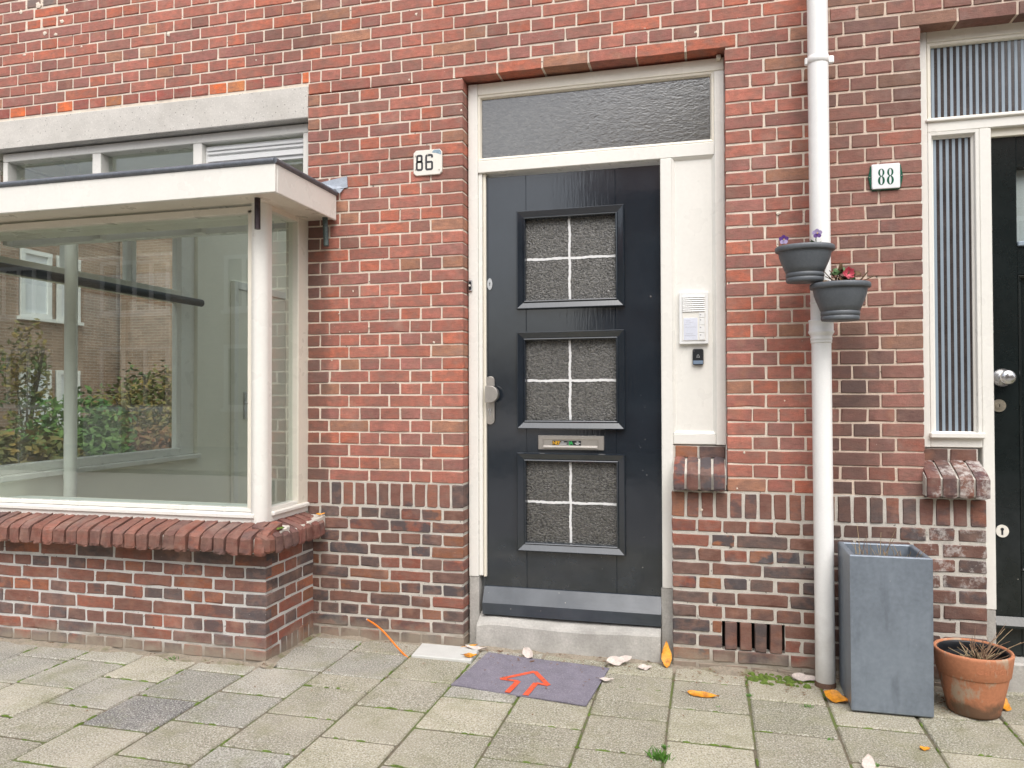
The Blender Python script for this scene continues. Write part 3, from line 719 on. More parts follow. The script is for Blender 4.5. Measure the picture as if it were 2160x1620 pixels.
# ------------------------------------------------------------------ 86: door frame
fy = .070
fr = empty("door_frame", (-.54, fy, 0), parent=house86)
MB().box(-1.152, -1.103, fy, .19, .312, 2.757, .003).build("jamb", "white_paint", fr)
MB().box(-1.1025, -1.083, fy + .012, .18, .316, 2.312, .002).build("door_stop", "white_paint", fr)
MB().box(-1.082, -1.067, fy + .020, .17, .310, 2.312, .002).box(-1.0775, -1.0745, fy + .0165, fy + .03, .310, 2.312, .001).build("weather_strip", "cream_paint", fr)
MB().box(-1.1025, .0795, fy + .001, .19, 2.698, 2.756, .003).box(-1.10, .045, fy + .016, .18, 2.688, 2.697, .002).build("head", "cream_paint", fr)
MB().box(.034, .0795, fy, .19, .976, 2.697, .003).build("jamb", "white_paint", fr)
MB().box(-1.1025, .0335, fy + .002, .19, 2.311, 2.371, .003).build("transom_bar", "white_paint", fr)
MB().box(-.2115, -.158, fy + .001, .19, .310, 2.3105, .003).build("mullion", "white_paint", fr)
MB().box(-.1575, .0335, fy + .003, .19, .977, 1.027, .004).build("bottom_rail", "white_paint", fr)
MB().box(-.1575, .0335, fy + .017, .18, 1.0275, 2.3105, 0).build("side_panel", "white_paint", fr)
mb = MB(); mb.ring_y(-.1575, .0335, 1.0275, 2.3105, [(0, fy + .004), (.004, fy + .007), (.012, fy + .0165), (.014, fy + .018)]); mb.build("panel_bead", "white_paint", fr)
mb = MB(); mb.ring_y(-1.1025, .0335, 2.3715, 2.6975, [(0, fy + .006), (.003, fy + .004), (.010, fy + .006), (.016, fy + .016), (.017, fy + .03)]); mb.build("glazing_bead", "cream_paint", fr)
MB().box(-1.092, .024, fy + .024, fy + .030, 2.378, 2.692, 0).build("transom_pane", "rippled_glass", fr)
MB().box(.045, .066, fy - .022, fy + .004, 2.742, 2.7615, .003).build("wall_clip", "cream_paint", fr)
mb = MB(); mb.box(-1.1515, -1.101, fy + .003, .19, -.03, .3105, .003); mb.build("jamb_stone", "bluestone", fr)
mb = MB(); mb.box(-.217, -.1605, fy + .003, .19, -.03, .308, .003); mb.build("jamb_stone", "bluestone", fr)
# worn stone threshold
mb = MB(); n = 26
for i in range(n):
    a, b = -1.0995 + (1.0995 - .2185) * i / n, -1.0995 + (1.0995 - .2185) * (i + 1) / n
def thr(x):
    w = .012 * math.exp(-((x + .65) / .28) ** 2)
    e = .016 * math.exp(-((x + 1.1) / .035) ** 2)
    return [(.13, .136), (.105, .134 - w * .3), (.066, .124 - w * .8 - e * .6 + R.uniform(-.0008, .0008)), (.030, .108 - w - e + R.uniform(-.0012, .0012)), (.0235, .098 - w - e + R.uniform(-.0012, .0012)), (.022, .050 + R.uniform(-.001, .001)), (.018, -.03), (.13, -.03)]
v = []; fs = []
for i in range(n + 1):
    x = -1.0995 + (1.0995 - .2185) * i / n
    v += [(x, y, z) for y, z in thr(x)]
for i in range(n):
    for k in range(8): fs.append((i * 8 + k, (i + 1) * 8 + k, (i + 1) * 8 + (k + 1) % 8, i * 8 + (k + 1) % 8))
fs += [tuple(range(8)), tuple(range(n * 8, n * 8 + 8))[::-1]]
mb.add(v, [f[::-1] for f in fs], False); mb.build("threshold", "bluestone", fr)

# ------------------------------------------------------------------ 86: front door
dy = .108
door = empty("front_door", (-.646, dy, .13), parent=house86)
PX0, PX1 = -.866, -.426
PANELS = [(1.672, 2.070), (1.085, 1.474), (.489, .882)]
mb = MB(); mb.box(-1.0785, PX0, dy, .155, .134, 2.294, .0015).build("stile", "door_paint", door)
mb = MB(); mb.box(PX1, -.2125, dy, .155, .134, 2.294, .0015).build("stile", "door_paint", door)
mb = MB(); mb.box(-1.0812, -1.0602, dy - .003, dy + .006, .30, 2.300, .001).build("cover_strip", "door_paint", door)
zs = [.134] + [q for p in reversed(PANELS) for q in p] + [2.294]
for a, b in ((zs[0], zs[1]), (zs[2], zs[3]), (zs[4], zs[5]), (zs[6], zs[7])):
    MB().box(PX0 + .0003, PX1 - .0003, dy + .0006, .154, a, b, .0015).build("rail", "door_paint", door)
for (z0, z1) in PANELS:
    e = .047
    mb = MB(); mb.ring_y(PX0 - e + .003, PX1 + e - .003, z0 - e + .003, z1 + e - .003,
        [(0, dy + .0005), (.0005, dy - .020), (.0035, dy - .0245), (.006, dy - .0245), (.033, dy - .0125), (.0345, dy - .0165), (.0375, dy - .0185), (.0415, dy - .0165), (.0435, dy - .006), (.044, dy + .012)])
    mb.build("moulding", "door_paint", door)
    pane = MB().box(PX0 - .002, PX1 + .002, dy + .012, dy + .018, z0 - .002, z1 + .002, 0).build("pane", "hammered_glass", door)
    # ragged white lines painted over leads
    xm = (PX0 + PX1) / 2 - .004; zm = (z0 + z1) / 2 + (.004 if z0 > 1.5 else -.002)
    for vert in (True, False):
        pts0, pts1 = [], []
        n = 46; L0, L1 = (z0 + .002, z1 - .002) if vert else (PX0 + .002, PX1 - .002)
        for i in range(n + 1):
            t = L0 + (L1 - L0) * i / n; c_ = (xm if vert else zm) + .0012 * sin(i * .35 + z0)
            a, b = c_ - .0055 - R.uniform(-.0012, .0018), c_ + .0055 + R.uniform(-.0012, .0018)
            pts0.append((a, t) if vert else (t, a)); pts1.append((b, t) if vert else (t, b))
        yy = dy + .0098 + (0 if vert else .0006)
        v = [(x, yy, z) for x, z in pts0] + [(x, yy, z) for x, z in pts1]
        v += [(x, dy + .0125, z) for x, z in pts0] + [(x, dy + .0125, z) for x, z in pts1]; k = n + 1
        fs = []
        for i in range(n):
            fs.append((i, k + i, k + i + 1, i + 1) if vert else (i, i + 1, k + i + 1, k + i))
            fs.append((i, i + 1, 2 * k + i + 1, 2 * k + i)); fs.append((k + i, 3 * k + i, 3 * k + i + 1, k + i + 1))
        mb = MB(); mb.add(v, fs); mb.build("lead_bar", "sticker_white", door)
# weatherboard
wp = [(dy + .004, .262), (dy - .010, .262), (dy - .0145, .254), (dy - .050, .190), (dy - .050, .186), (dy - .047, .134), (dy + .004, .134)]
mb = MB(); mb.prism_x(wp, -1.080, -.2165); o = mb.build("weatherboard", "door_paint_weathered", door)
# handle, lock, letter slot
def rounded(x0, x1, z0, z1, r, n=6):
    pts = []
    for cx, cz, a0 in ((x1 - r, z0 + r, -90), (x1 - r, z1 - r, 0), (x0 + r, z1 - r, 90), (x0 + r, z0 + r, 180)):
        for i in range(n + 1): a = radians(a0 + 90 * i / n); pts.append((cx + r * cos(a), cz + r * sin(a)))
    return pts
def soft_plate(mb, pts, y0, y1, ch=.002):
    """plate with a softened front edge; pts counter-clockwise seen from -y"""
    cx = sum(p[0] for p in pts) / len(pts); cz = sum(p[1] for p in pts) / len(pts); n = len(pts)
    ins = []
    for x, z in pts:
        d = Vector((cx - x, cz - z)); d = d.normalized() * ch; ins.append((x + d.x, z + d.y))
    v = [(x, y0, z) for x, z in ins] + [(x, y0 + ch, z) for x, z in pts] + [(x, y1, z) for x, z in pts]
    mb.add(v, [tuple(range(n))] + [(a * n + i, (a + 1) * n + i, (a + 1) * n + (i + 1) % n, a * n + (i + 1) % n) for a in (0, 1) for i in range(n)]); return mb
soft_plate(MB(), rounded(-1.073, -1.026, 1.062, 1.301, .0225), dy - .012, dy + .002).build("handle_plate", "satin_metal", door)
half = [(-1.060, 1.171), (-1.036, 1.171)] + [(-1.036 + .041 * cos(radians(a)), 1.212 + .041 * sin(radians(a))) for a in range(-80, 81, 10)] + [(-1.036, 1.253), (-1.060, 1.253)]
mb = MB(); soft_plate(mb, half, dy - .062, dy - .030, .0025); mb.box(-1.058, -1.040, dy - .032, dy - .010, 1.190, 1.234, .002); mb.build("pull_knob", "satin_metal", door)
mb = MB(); mb.disc_y(-1.050, dy - .0145, dy - .011, 1.134, .0088, .0088); mb.box(-1.0548, -1.0452, dy - .0142, dy - .011, 1.105, 1.130, .002); mb.build("lock_cylinder", "bright_metal", door)
MB().box(-1.0508, -1.0492, dy - .0152, dy - .0144, 1.130, 1.139, 0).build("keyhole", "black_void", door)
mb = MB(); mb.disc_y(-1.0505, dy - .006, dy + .001, 1.761, .0135, .029); mb.build("lock_escutcheon", "bright_metal", door)
mb = MB(); mb.disc_y(-1.0505, dy - .0068, dy - .0058, 1.766, .0028, .0028, 12); mb.box(-1.0518, -1.0492, dy - .0068, dy - .0058, 1.752, 1.765, 0); mb.build("keyhole", "black_void", door)
mb = MB(); mb.disc_y(-.26, dy - .004, dy, 1.672, .004, .004, 12); mb.build("peg", "bright_metal", door)
ls = MB().box(-.806, -.484, dy - .009, dy + .004, .941, 1.011, .0025).build("letter_slot", "satin_metal", door)
mb = MB(); mb.ring_y(-.781, -.511, .951, .9955, [(0, dy - .0098), (.0005, dy - .0125), (.003, dy - .0115), (.0035, dy - .0092)])
mb.prism_x([(dy - .009, .951), (dy - .009, .963), (dy - .011, .963), (dy - .0195, .955), (dy - .0195, .951)], -.778, -.514); mb.build("letter_flap", "satin_metal", door)
st = MB().box(-.735, -.594, dy - .0104, dy - .0088, .9625, .9868, 0).build("sticker", "sticker_black", door)
fx = lambda cx, cz, y: (lambda c: (cx + c.x, y - c.z, cz + c.y))
text_mesh("NEE", .0245, "sticker_yellow", "sticker_text", door, fx(-.7145, .9745, dy - .0107), space=.82)
text_mesh("JA", .0245, "sticker_green", "sticker_text", door, fx(-.6435, .9745, dy - .0107), space=.85)
for cx, cz, w in ((-.684, .9805, .012), (-.681, .9745, .034), (-.683, .9685, .036), (-.611, .9805, .010), (-.611, .9745, .028), (-.612, .9685, .014)):
    MB().box(cx - w / 2, cx + w / 2, dy - .0112, dy - .0104, cz - .0012, cz + .0012, 0).build("sticker_line", "sticker_white", door)
MB().box(-.6578, -.6568, dy - .0112, dy - .0104, .9645, .985, 0).build("sticker_line", "sticker_white", door)

# ------------------------------------------------------------------ 86: bay window (plinth, sill, frame, roof)
BX, BY, BL = -1.965, -.435, -4.24
bay = empty("bay_window", (-3.0, -.2, 0), parent=house86)
MB().box(BL, BX - .0042, BY + .0042, .02, -.1, .575, 0).build("plinth", "mortar_pale", bay)
WB = Wall()
TB = TF(BY)
TS = lambda l, o, z: (BX + o, l, z)                 # side face, along +y
zc = [.419 + .0595 * i for i in (1, 0)] + [.360, .299, .237, .170, .103, .047, -.012]
zc = [.485, .419, .360, .299, .237, .170, .105, .045, -.015, -.07]
for i in range(len(zc) - 1):
    zt_, zb_ = zc[i], zc[i + 1]; h = zt_ - zb_
    if i % 2 == 0: js = corner_joints(BX, -1, 'B' if i % 4 == 0 else 'A', 2.4, 0)
    else: js = corner_joints(BX, -1, 'H', 2.4, 0)
    course(WB, TB, BL, BX, zb_, h, js, BAY, .8, rough=1.5, chip=1.2, depth=.05, jw=.0105)
    if i < 7:
        js = [BY + q for q in ((.11, .33) if i % 2 == 0 else (.168, .275))]
        course(WB, TS, BY + .003, .0, zb_, h, js, BAY if i % 2 else L86, .8, rough=1.5, chip=1.2, depth=.05, jw=.0105)
for i in (7, 8): course(WB, TS, BY + .003, -.312, zc[i + 1], zc[i] - zc[i + 1], [], L86, .8, rough=1.4, depth=.05)
for i in range(6): WB.brick(TS, -.30 + i * .052, -.30 + i * .052 + .044, -.05, .062, pick(L86, .8), .05, 1.3)
WB.build(bay, 300)
# sloping rowlock sill
SC = [((136, 90, 78), 3), ((130, 88, 78), 3), ((120, 86, 78), 2), ((144, 92, 78), 2)]
pf = lambda: prof_sill(.108 + R.uniform(-.004, .005), .582 + R.uniform(-.002, .003), .499 + R.uniform(-.004, .003), -.05, .624, .56)
x = -1.905
while x > BL - .1:
    w = R.uniform(.056, .060); mb = MB(); mb.cc = pick(SC, .45); sill_brick(mb, TB, x - w, x, pf(), 2.2); mb.build("sill_brick", "brick", bay); x -= w + .0095
y = -.475
pfs = lambda: prof_sill(.087 + R.uniform(-.004, .004), .582 + R.uniform(-.002, .003), .50 + R.uniform(-.004, .003), -.05, .620, .56)
while y < -.03:
    w = min(.056, -.001 - y); mb = MB(); mb.cc = pick([((128, 84, 76), 2), ((112, 84, 80), 2), ((140, 90, 80), 1)], .5); sill_brick(mb, TS, y, y + w, pfs(), 1.6); mb.build("sill_brick", "brick_limed", bay); y += w + .009
# mitred corner brick
mb = MB(); mb.cc = pick(SC, .3)
cp = lambda o, u, t: (BX + o * .82, BY - o * t, u)
mb.box(-1.958, -1.888, -.535, -.468, .503, .578, .012); mb.v = [(a, b + R.uniform(-.002, .002), c + (.02 if c > .55 and a < -1.93 else 0) + R.uniform(-.002, .002)) for a, b, c in mb.v]; mb.build("sill_brick", "brick", bay)
mb = MB(); mb.box(BL, -1.90, BY - .085, BY + .1, .51, .566, .004); mb.box(-2.05, BX + .07, BY - .03, -.005, .512, .565, .004)
mb.v = [(a, b, c + (.035 if c > .55 and b > BY else 0)) for a, b, c in mb.v]; mb.build("mortar_bed", "mortar_grey", bay)
# timber frame
gy = -.372
fb = MB().box(BL + .03, -2.02, -.402, -.30, .612, .644, .003).build("bottom_rail", "white_paint", bay)
MB().prism_x([(-.33, .664), (-.396, .662), (-.412, .654), (-.412, .640), (-.400, .637), (-.33, .637)], BL + .04, -2.046).build("glazing_sill", "white_paint", bay)
MB().box(BL + .04, -2.062, -.394, -.35, .6645, .684, .002).build("glazing_bead", "white_paint", bay)
MB().box(-2.088, -2.062, -.396, -.35, .684, 2.080, .002).build("glazing_bead", "cream_paint", bay)
MB().box(BL + .04, -2.062, -.396, -.35, 2.066, 2.098, .002).build("glazing_bead", "cream_paint", bay)
mb = MB(); n = 10; r = .042; cx, cyy = -1.998 - r, -.404 + r
pts = [(-2.062, -.404)] + [(cx + r * sin(radians(90 * i / n)), cyy - r * cos(radians(90 * i / n))) for i in range(n + 1)] + [(-1.998, -.335), (-2.062, -.335)]
v = [(x, y, z) for z in (.612, 2.12) for x, y in pts]; k = len(pts)
mb.add(v, [(i, (i + 1) % k, k + (i + 1) % k, k + i) for i in range(k)], False); mb.sm = [i < k - 3 for i in range(k)]
mb.build("corner_post", "white_paint", bay)
MB().box(-2.070, -1.999, -.3345, .004, .613, .645, .003).build("bottom_rail", "white_paint", bay)
mb = MB(); mb.box(-2.06, -1.985, -.3345, -.002, .640, .662, .005); mb.build("glazing_sill", "white_paint", bay)
MB().box(-2.055, -2.002, -.3345, -.0935, .6625, .680, .002).build("glazing_bead", "white_paint", bay)
MB().box(-2.055, -2.001, -.3345, -.0935, 2.086, 2.12, .002).build("glazing_bead", "cream_paint", bay)
MB().box(-2.070, -2.000, -.093, .012, .645, 2.12, .003).build("jamb", "cream_paint", bay)
MB().box(BL + .05, BL + .12, -.404, .012, .612, 2.12, .004).build("jamb", "white_paint", bay)
MB().box(BL + .12, -2.07, gy, gy + .006, .67, 2.095, 0).build("pane", "clear_glass", bay)
MB().box(-2.034, -2.028, -.34, -.09, .67, 2.10, 0).build("pane", "clear_glass", bay)
# flat roof with white fascia and lead edge
MB().box(BL - .1, -1.845, -.563, .0, 2.110, 2.128, .002).build("soffit", "cream_paint", bay)
MB().box(BL - .11, -1.8315, -.5785, -.56, 2.1005, 2.228, .003).build("fascia", "white_paint", bay)
MB().box(-1.846, -1.8305, -.5600, -.012, 2.1008, 2.228, .003).build("fascia", "white_paint", bay)
MB().box(BL - .1, -1.85, -.558, .05, 2.13, 2.236, 0).build("roof_deck", "lead", bay)
mb = MB(); mb.tube([(BL - .1, -.576, 2.240), (-2.9, -.576, 2.2405), (-1.833, -.576, 2.240)], .0135, 12); mb.tube([(-1.833, -.58, 2.240), (-1.833, -.3, 2.240), (-1.833, -.012, 2.2395)], .0135, 12); mb.build("lead_roll", "lead", bay)
mb = MB(); mb.add([(-1.95, -.006, 2.300), (-1.776, -.005, 2.326), (-1.772, -.006, 2.268), (-1.80, -.008, 2.266), (-1.86, -.012, 2.262), (-1.95, -.012, 2.25)], [(5, 4, 3, 2, 1, 0)])
mb.add([(-1.835, -.02, 2.262), (-1.79, -.012, 2.262), (-1.812, -.016, 2.236)], [(0, 2, 1)])
mb.v += [(x, y + .003, z) for x, y, z in mb.v]; mb.f += [tuple(q + 9 for q in f[::-1]) for f in mb.f] + [(1, 10, 9, 0), (2, 11, 10, 1), (3, 12, 11, 2), (4, 13, 12, 3)]; mb.mi = [0] * len(mb.f); mb.sm = [False] * len(mb.f); mb.c = [(1, 1, 1, 0)] * len(mb.f)
mb.build("lead_flashing", "lead_light", bay)
mb = MB(); mb.tube([(-1.985, -.475, 2.115), (-1.984, -.476, 1.99), (-1.983, -.477, 1.968)], .0135, 14); mb.build("drip_tube", "copper_tube", bay)
mb = MB(); mb.tube([(-1.875, -.05, 2.115), (-1.870, -.05, 2.02), (-1.866, -.052, 1.965)], .0135, 14); mb.build("drip_tube", "verdigris", bay)

# top lights over the bay roof
uy = .052
uw = empty("top_window", (-3.03, uy, 2.24), parent=house86)
MB().box(-4.034, -2.027, uy, .15, 2.592, 2.640, .003).build("head", "white_paint", uw)
for a, b in ((-4.034, -4.001), (-3.397, -3.339), (-2.730, -2.675), (-2.059, -2.027)):
    MB().box(a, b, uy + .001, .15, 2.10, 2.5915, .003).build("mullion", "white_paint", uw)
for a, b in ((-4.001, -3.397), (-3.339, -2.730), (-2.675, -2.059)):
    MB().box(a, b, uy + .062, uy + .068, 2.10, 2.5915, 0).build("pane", "clear_glass", uw)
    MB().box(a + .0005, b - .0005, uy + .04, uy + .09, 2.10, 2.30, .002).build("bottom_rail", "white_paint", uw)
mb = MB()
for i, z in enumerate((2.558, 2.538, 2.512)): mb.box(-2.655, -2.063, uy + .020 + .002 * i, uy + .055, z - (.022 if i == 2 else .008), z + .006, .002)
mb.box(-2.674, -2.062, uy + .034, uy + .058, 2.47, 2.58, .002); mb.build("vent_grille", "white_plastic", uw)

# ------------------------------------------------------------------ 88: frame, sidelight, transom, door
gy8 = .076
f8 = empty("door_frame", (1.4, gy8, 0), parent=house88)
MB().box(.884, .9215, gy8, .2, .978, 2.776, .003).build("jamb", "white_paint", f8)
MB().box(.9220, 2.155, gy8 + .001, .2, 2.722, 2.775, .003).build("head", "cream_paint", f8)
MB().box(.9220, 2.155, gy8 + .001, .2, 2.334, 2.380, .003).build("transom_bar", "white_paint", f8)
mb = MB(); mb.ring_y(.9220, 2.12, 2.3805, 2.7215, [(0, gy8 + .006), (.003, gy8 + .001), (.013, gy8 + .002), (.017, gy8 + .009), (.018, gy8 + .03)]); mb.build("glazing_bead", "cream_paint", f8)
MB().box(.915, 2.12, gy8 - .010, gy8 + .006, 2.377, 2.390, .003).build("drip_sill", "white_paint", f8)
MB().box(1.1205, 1.1655, gy8 + .001, .2, .300, 2.3335, .003).build("mullion", "white_paint", f8)
MB().box(.9220, 1.1200, gy8 + .002, .2, .979, 1.020, .003).build("bottom_rail", "white_paint", f8)
mb = MB(); mb.ring_y(.9220, 1.1200, 1.0205, 2.3335, [(0, gy8 + .003), (.002, gy8 - .001), (.014, gy8), (.016, gy8 + .003), (.018, gy8 + .016), (.026, gy8 + .020), (.027, gy8 + .04)]); mb.build("sidelight_bead", "white_paint", f8)
MB().box(.917, 1.126, gy8 - .020, gy8 + .006, 1.019, 1.043, .004).build("drip_sill", "white_paint", f8)
MB().box(1.1250, 1.164, gy8 + .004, .2, -.03, .2995, .003).build("jamb_stone", "bluestone", f8)
MB().box(1.1660, 2.12, .10, .2, 2.300, 2.3335, .002).build("door_head_stop", "cream_paint", f8)
MB().box(2.114, 2.158, gy8, .2, .0, 2.3335, .003).build("jamb", "white_paint", f8)
def reeded(name, x0, x1, z0, z1, y, per, first=.35):
    mb = MB(); mb.cur = 1; mb.box(x0, x1, y + .0015, y + .006, z0, z1, 0); mb.cur = 0
    x = x0 + per * first
    while x < x1 - per * .2:
        b = min(x + per * .5, x1); mb.add([(x, y + .0014, z0), (x + .0012, y, z0), (b - .0012, y, z0), (b, y + .0014, z0), (x, y + .0014, z1), (x + .0012, y, z1), (b - .0012, y, z1), (b, y + .0014, z1)], [(0, 1, 5, 4), (1, 2, 6, 5), (2, 3, 7, 6)]); x += per
    return mb.build(name, ["frosted_stripe", "dark_stripe"], f8)
reeded("transom_pane", .935, 2.11, 2.386, 2.712, gy8 + .020, .0245)
reeded("sidelight_pane", .943, 1.096, 1.04, 2.314, gy8 + .026, .0247, .25)
d8y = .118
d8 = empty("front_door", (1.64, d8y, .1), parent=house88)
MB().box(1.167, 1.272, d8y, .165, .105, 2.300, .002).build("stile", "green_black_paint", d8)
MB().box(2.005, 2.112, d8y, .165, .105, 2.300, .002).build("stile", "green_black_paint", d8)
for a, b in ((.105, .46), (1.711, 1.845), (2.166, 2.300)): MB().box(1.2725, 2.0045, d8y + .0005, .164, a, b, .002).build("rail", "green_black_paint", d8)
MB().box(1.2725, 2.0045, d8y + .016, .16, .4605, 1.7105, 0).build("door_panel", "green_black_paint", d8)
mb = MB(); mb.ring_y(1.2725, 2.0045, .4605, 1.7105, [(0, d8y + .002), (.004, d8y - .003), (.012, d8y + .004), (.02, d8y + .0155)]); mb.build("moulding", "green_black_paint", d8)
MB().box(1.2725, 2.0045, d8y + .016, d8y + .022, 1.8455, 2.1655, 0).build("pane", "clear_glass_far", d8)
MB().box(1.28, 2.0, d8y + .05, d8y + .06, 1.84, 2.17, 0).build("curtain", "curtain", d8)
MB().box(1.2728, 2.0042, d8y - .010, d8y + .02, 1.832, 1.852, .003).build("pane_sill", "frosted_stripe", d8)
mb = MB(); mb.prism_x([(d8y + .004, .268), (d8y - .008, .268), (d8y - .034, .236), (d8y - .034, .226), (d8y - .004, .222), (d8y + .004, .222)], 1.167, 2.11); mb.build("weatherboard", "green_black_paint", d8)
mb = MB(); mb.disc_y(1.208, d8y - .008, d8y + .001, 1.276, .038, .038, 36)
prof = [(.013, 0), (.013, .022), (.020, .030), (.029, .040), (.031, .048), (.027, .056), (.014, .061), (.0, .062)]
v = []; n = 28
for r_, o_ in prof:
    for k in range(n): v.append((1.214 + r_ * cos(2 * pi * k / n), d8y - .006 - o_, 1.276 + r_ * sin(2 * pi * k / n)))
mb.add(v, [(i * n + k, (i + 1) * n + k, (i + 1) * n + (k + 1) % n, i * n + (k + 1) % n) for i in range(len(prof) - 1) for k in range(n)], True); mb.build("door_knob", "bright_metal", d8)
mb = MB(); mb.disc_y(1.195, d8y - .006, d8y, 1.157, .0265, .0265); mb.disc_y(1.195, d8y - .012, d8y - .005, 1.157, .0135, .0135, 20); mb.build("night_latch", "brass_worn", d8)
MB().box(1.1938, 1.1962, d8y - .0135, d8y - .0115, 1.151, 1.163, 0).build("keyhole", "black_void", d8)
mb = MB(); mb.disc_y(1.202, d8y - .006, d8y, .626, .0245, .0265); mb.build("lock_escutcheon", "enamel_old", d8)
mb = MB(); mb.disc_y(1.201, d8y - .007, d8y - .005, .634, .0065, .0065, 16); mb.box(1.1975, 1.2045, d8y - .007, d8y - .005, .610, .632, 0); mb.build("keyhole", "number_black", d8)
mb = MB(); mb.box(1.160, 2.12, .03, .2, -.03, .098, .008); mb.build("threshold", "bluestone", house88)

# ------------------------------------------------------------------ room behind the bay, and what is seen through its side window
structure(MB().box(-4.05, -1.25, .02, 3.4, .05, .10, 0).build("room_floor", "floor_laminate"))
structure(MB().box(-4.25, -1.15, .262, 1.35, 2.70, 2.76, 0).build("room_ceiling", "ceiling_white"))
gr_ = empty("added_light_roof", (-2.7, 2.4, 2.7), parent=house86)  # made-up glazing out of view, added to let skylight into the room
MB().box(-4.25, -1.15, 1.36, 3.5, 2.722, 2.728, 0).build("pane", "clear_glass_far", gr_)
for i in range(4): MB().box(-4.2 + i * .98, -4.14 + i * .98, 1.36, 3.5, 2.70, 2.76, .003).build("rafter", "white_paint", gr_)
mb = MB(); mb.box(-4.20, -1.2, 3.4, 3.5, .05, .16, 0); mb.box(-4.20, -1.2, 3.4, 3.5, 2.55, 2.70, 0); mb.box(-4.20, -3.98, 3.4, 3.5, .16, 2.55, 0); mb.box(-1.45, -1.2, 3.4, 3.5, .16, 2.55, 0)
structure(mb.build("room_back_wall", "plaster"))
gw = empty("added_rear_glazing", (-2.7, 3.45, .16), parent=house86)  # unseen glazed back, added to brighten the room
for i in range(5): x = -3.98 + i * (3.98 - 1.45 - .06) / 4; MB().box(x, x + .06, 3.42, 3.48, .161, 2.549, .003).build("mullion", "white_paint", gw)
MB().box(-3.97, -1.46, 3.447, 3.452, .165, 2.545, 0).build("pane", "clear_glass_far", gw)
structure(MB().box(-1.36, -1.26, .262, 3.4, .05, 2.70, 0).build("room_right_wall", "plaster"))
mb = MB(); mb.box(-4.30, -4.06, 1.86, 3.4, -.1, 2.70, 0); mb.box(-4.30, -4.06, .0, 1.86, -.1, .70, 0); mb.box(-4.30, -4.06, .0, 1.86, 2.62, 4.0, 0); mb.box(-4.30, -4.06, 1.86, 3.5, 2.70, 4.0, 0)
structure(mb.build("room_left_wall", "plaster"))
mb = MB(); mb.box(-4.05, -2.0, .014, .25, .05, .60, 0); structure(mb.build("room_apron_wall", "plaster"))
structure(MB().box(-4.2, -2.04, -.32, .2, .575, .606, .003).build("window_board", "ceiling_white"))
sw = empty("side_window", (-4.15, .9, .7), parent=house86)
MB().box(-4.22, -4.02, .02, 1.86, .701, .735, .004).build("sill", "white_paint", sw)
for a, b in ((.02, .09), (1.70, 1.858)): MB().box(-4.18, -4.09, a, b, .736, 2.615, .003).build("jamb", "white_paint", sw)
for a, b in ((.60, .66), (1.16, 1.21)): MB().box(-4.178, -4.094, a, b, 2.0505, 2.5595, .003).build("mullion", "white_paint", sw)
MB().box(-4.175, -4.092, .09, 1.70, 1.955, 2.05, .003).build("transom", "cream_paint", sw)
MB().box(-4.182, -4.088, .09, 1.70, .7355, .79, .003).build("bottom_rail", "white_paint", sw)
MB().box(-4.18, -4.09, .09, 1.70, 2.56, 2.615, .003).build("head", "white_paint", sw)
MB().box(-4.138, -4.134, .06, 1.82, .76, 2.59, 0).build("pane", "clear_glass_far", sw)
mb = MB(); mb.tube([(-4.01, -.1, 1.965), (-4.01, 1.84, 1.965)], .030, 16); mb.build("roller_blind", "dark_ledge", sw)
mb = MB(); mb.tube([(-3.95, .47, .10), (-3.95, .47, 2.70)], .038, 18); tag(mb.build("steel_column", "white_paint"), "white round steel column standing inside the bay window room", "column")
mb = MB(); mb.box(-4.058, -4.025, 2.36, 3.14, .10, 2.15, .004)
rd = mb.build("room_door", "plaster"); tag(rd, "cream interior door with lever handle seen through the bay window", "door")
mb = MB(); mb.box(-4.026, -4.012, 2.44, 2.48, 1.00, 1.24, .003); mb.tube([(-4.015, 2.46, 1.14), (-3.965, 2.46, 1.14), (-3.96, 2.58, 1.14)], .009, 8); mb.build("door_handle", "bright_metal", rd)
MB().box(-4.058, -4.015, 2.30, 2.359, .10, 2.22, .004).build("door_casing", "white_paint", rd); MB().box(-4.058, -4.015, 3.141, 3.20, .10, 2.22, .004).build("door_casing", "white_paint", rd); MB().box(-4.058, -4.015, 2.36, 3.14, 2.151, 2.22, .004).build("door_casing", "white_paint", rd)

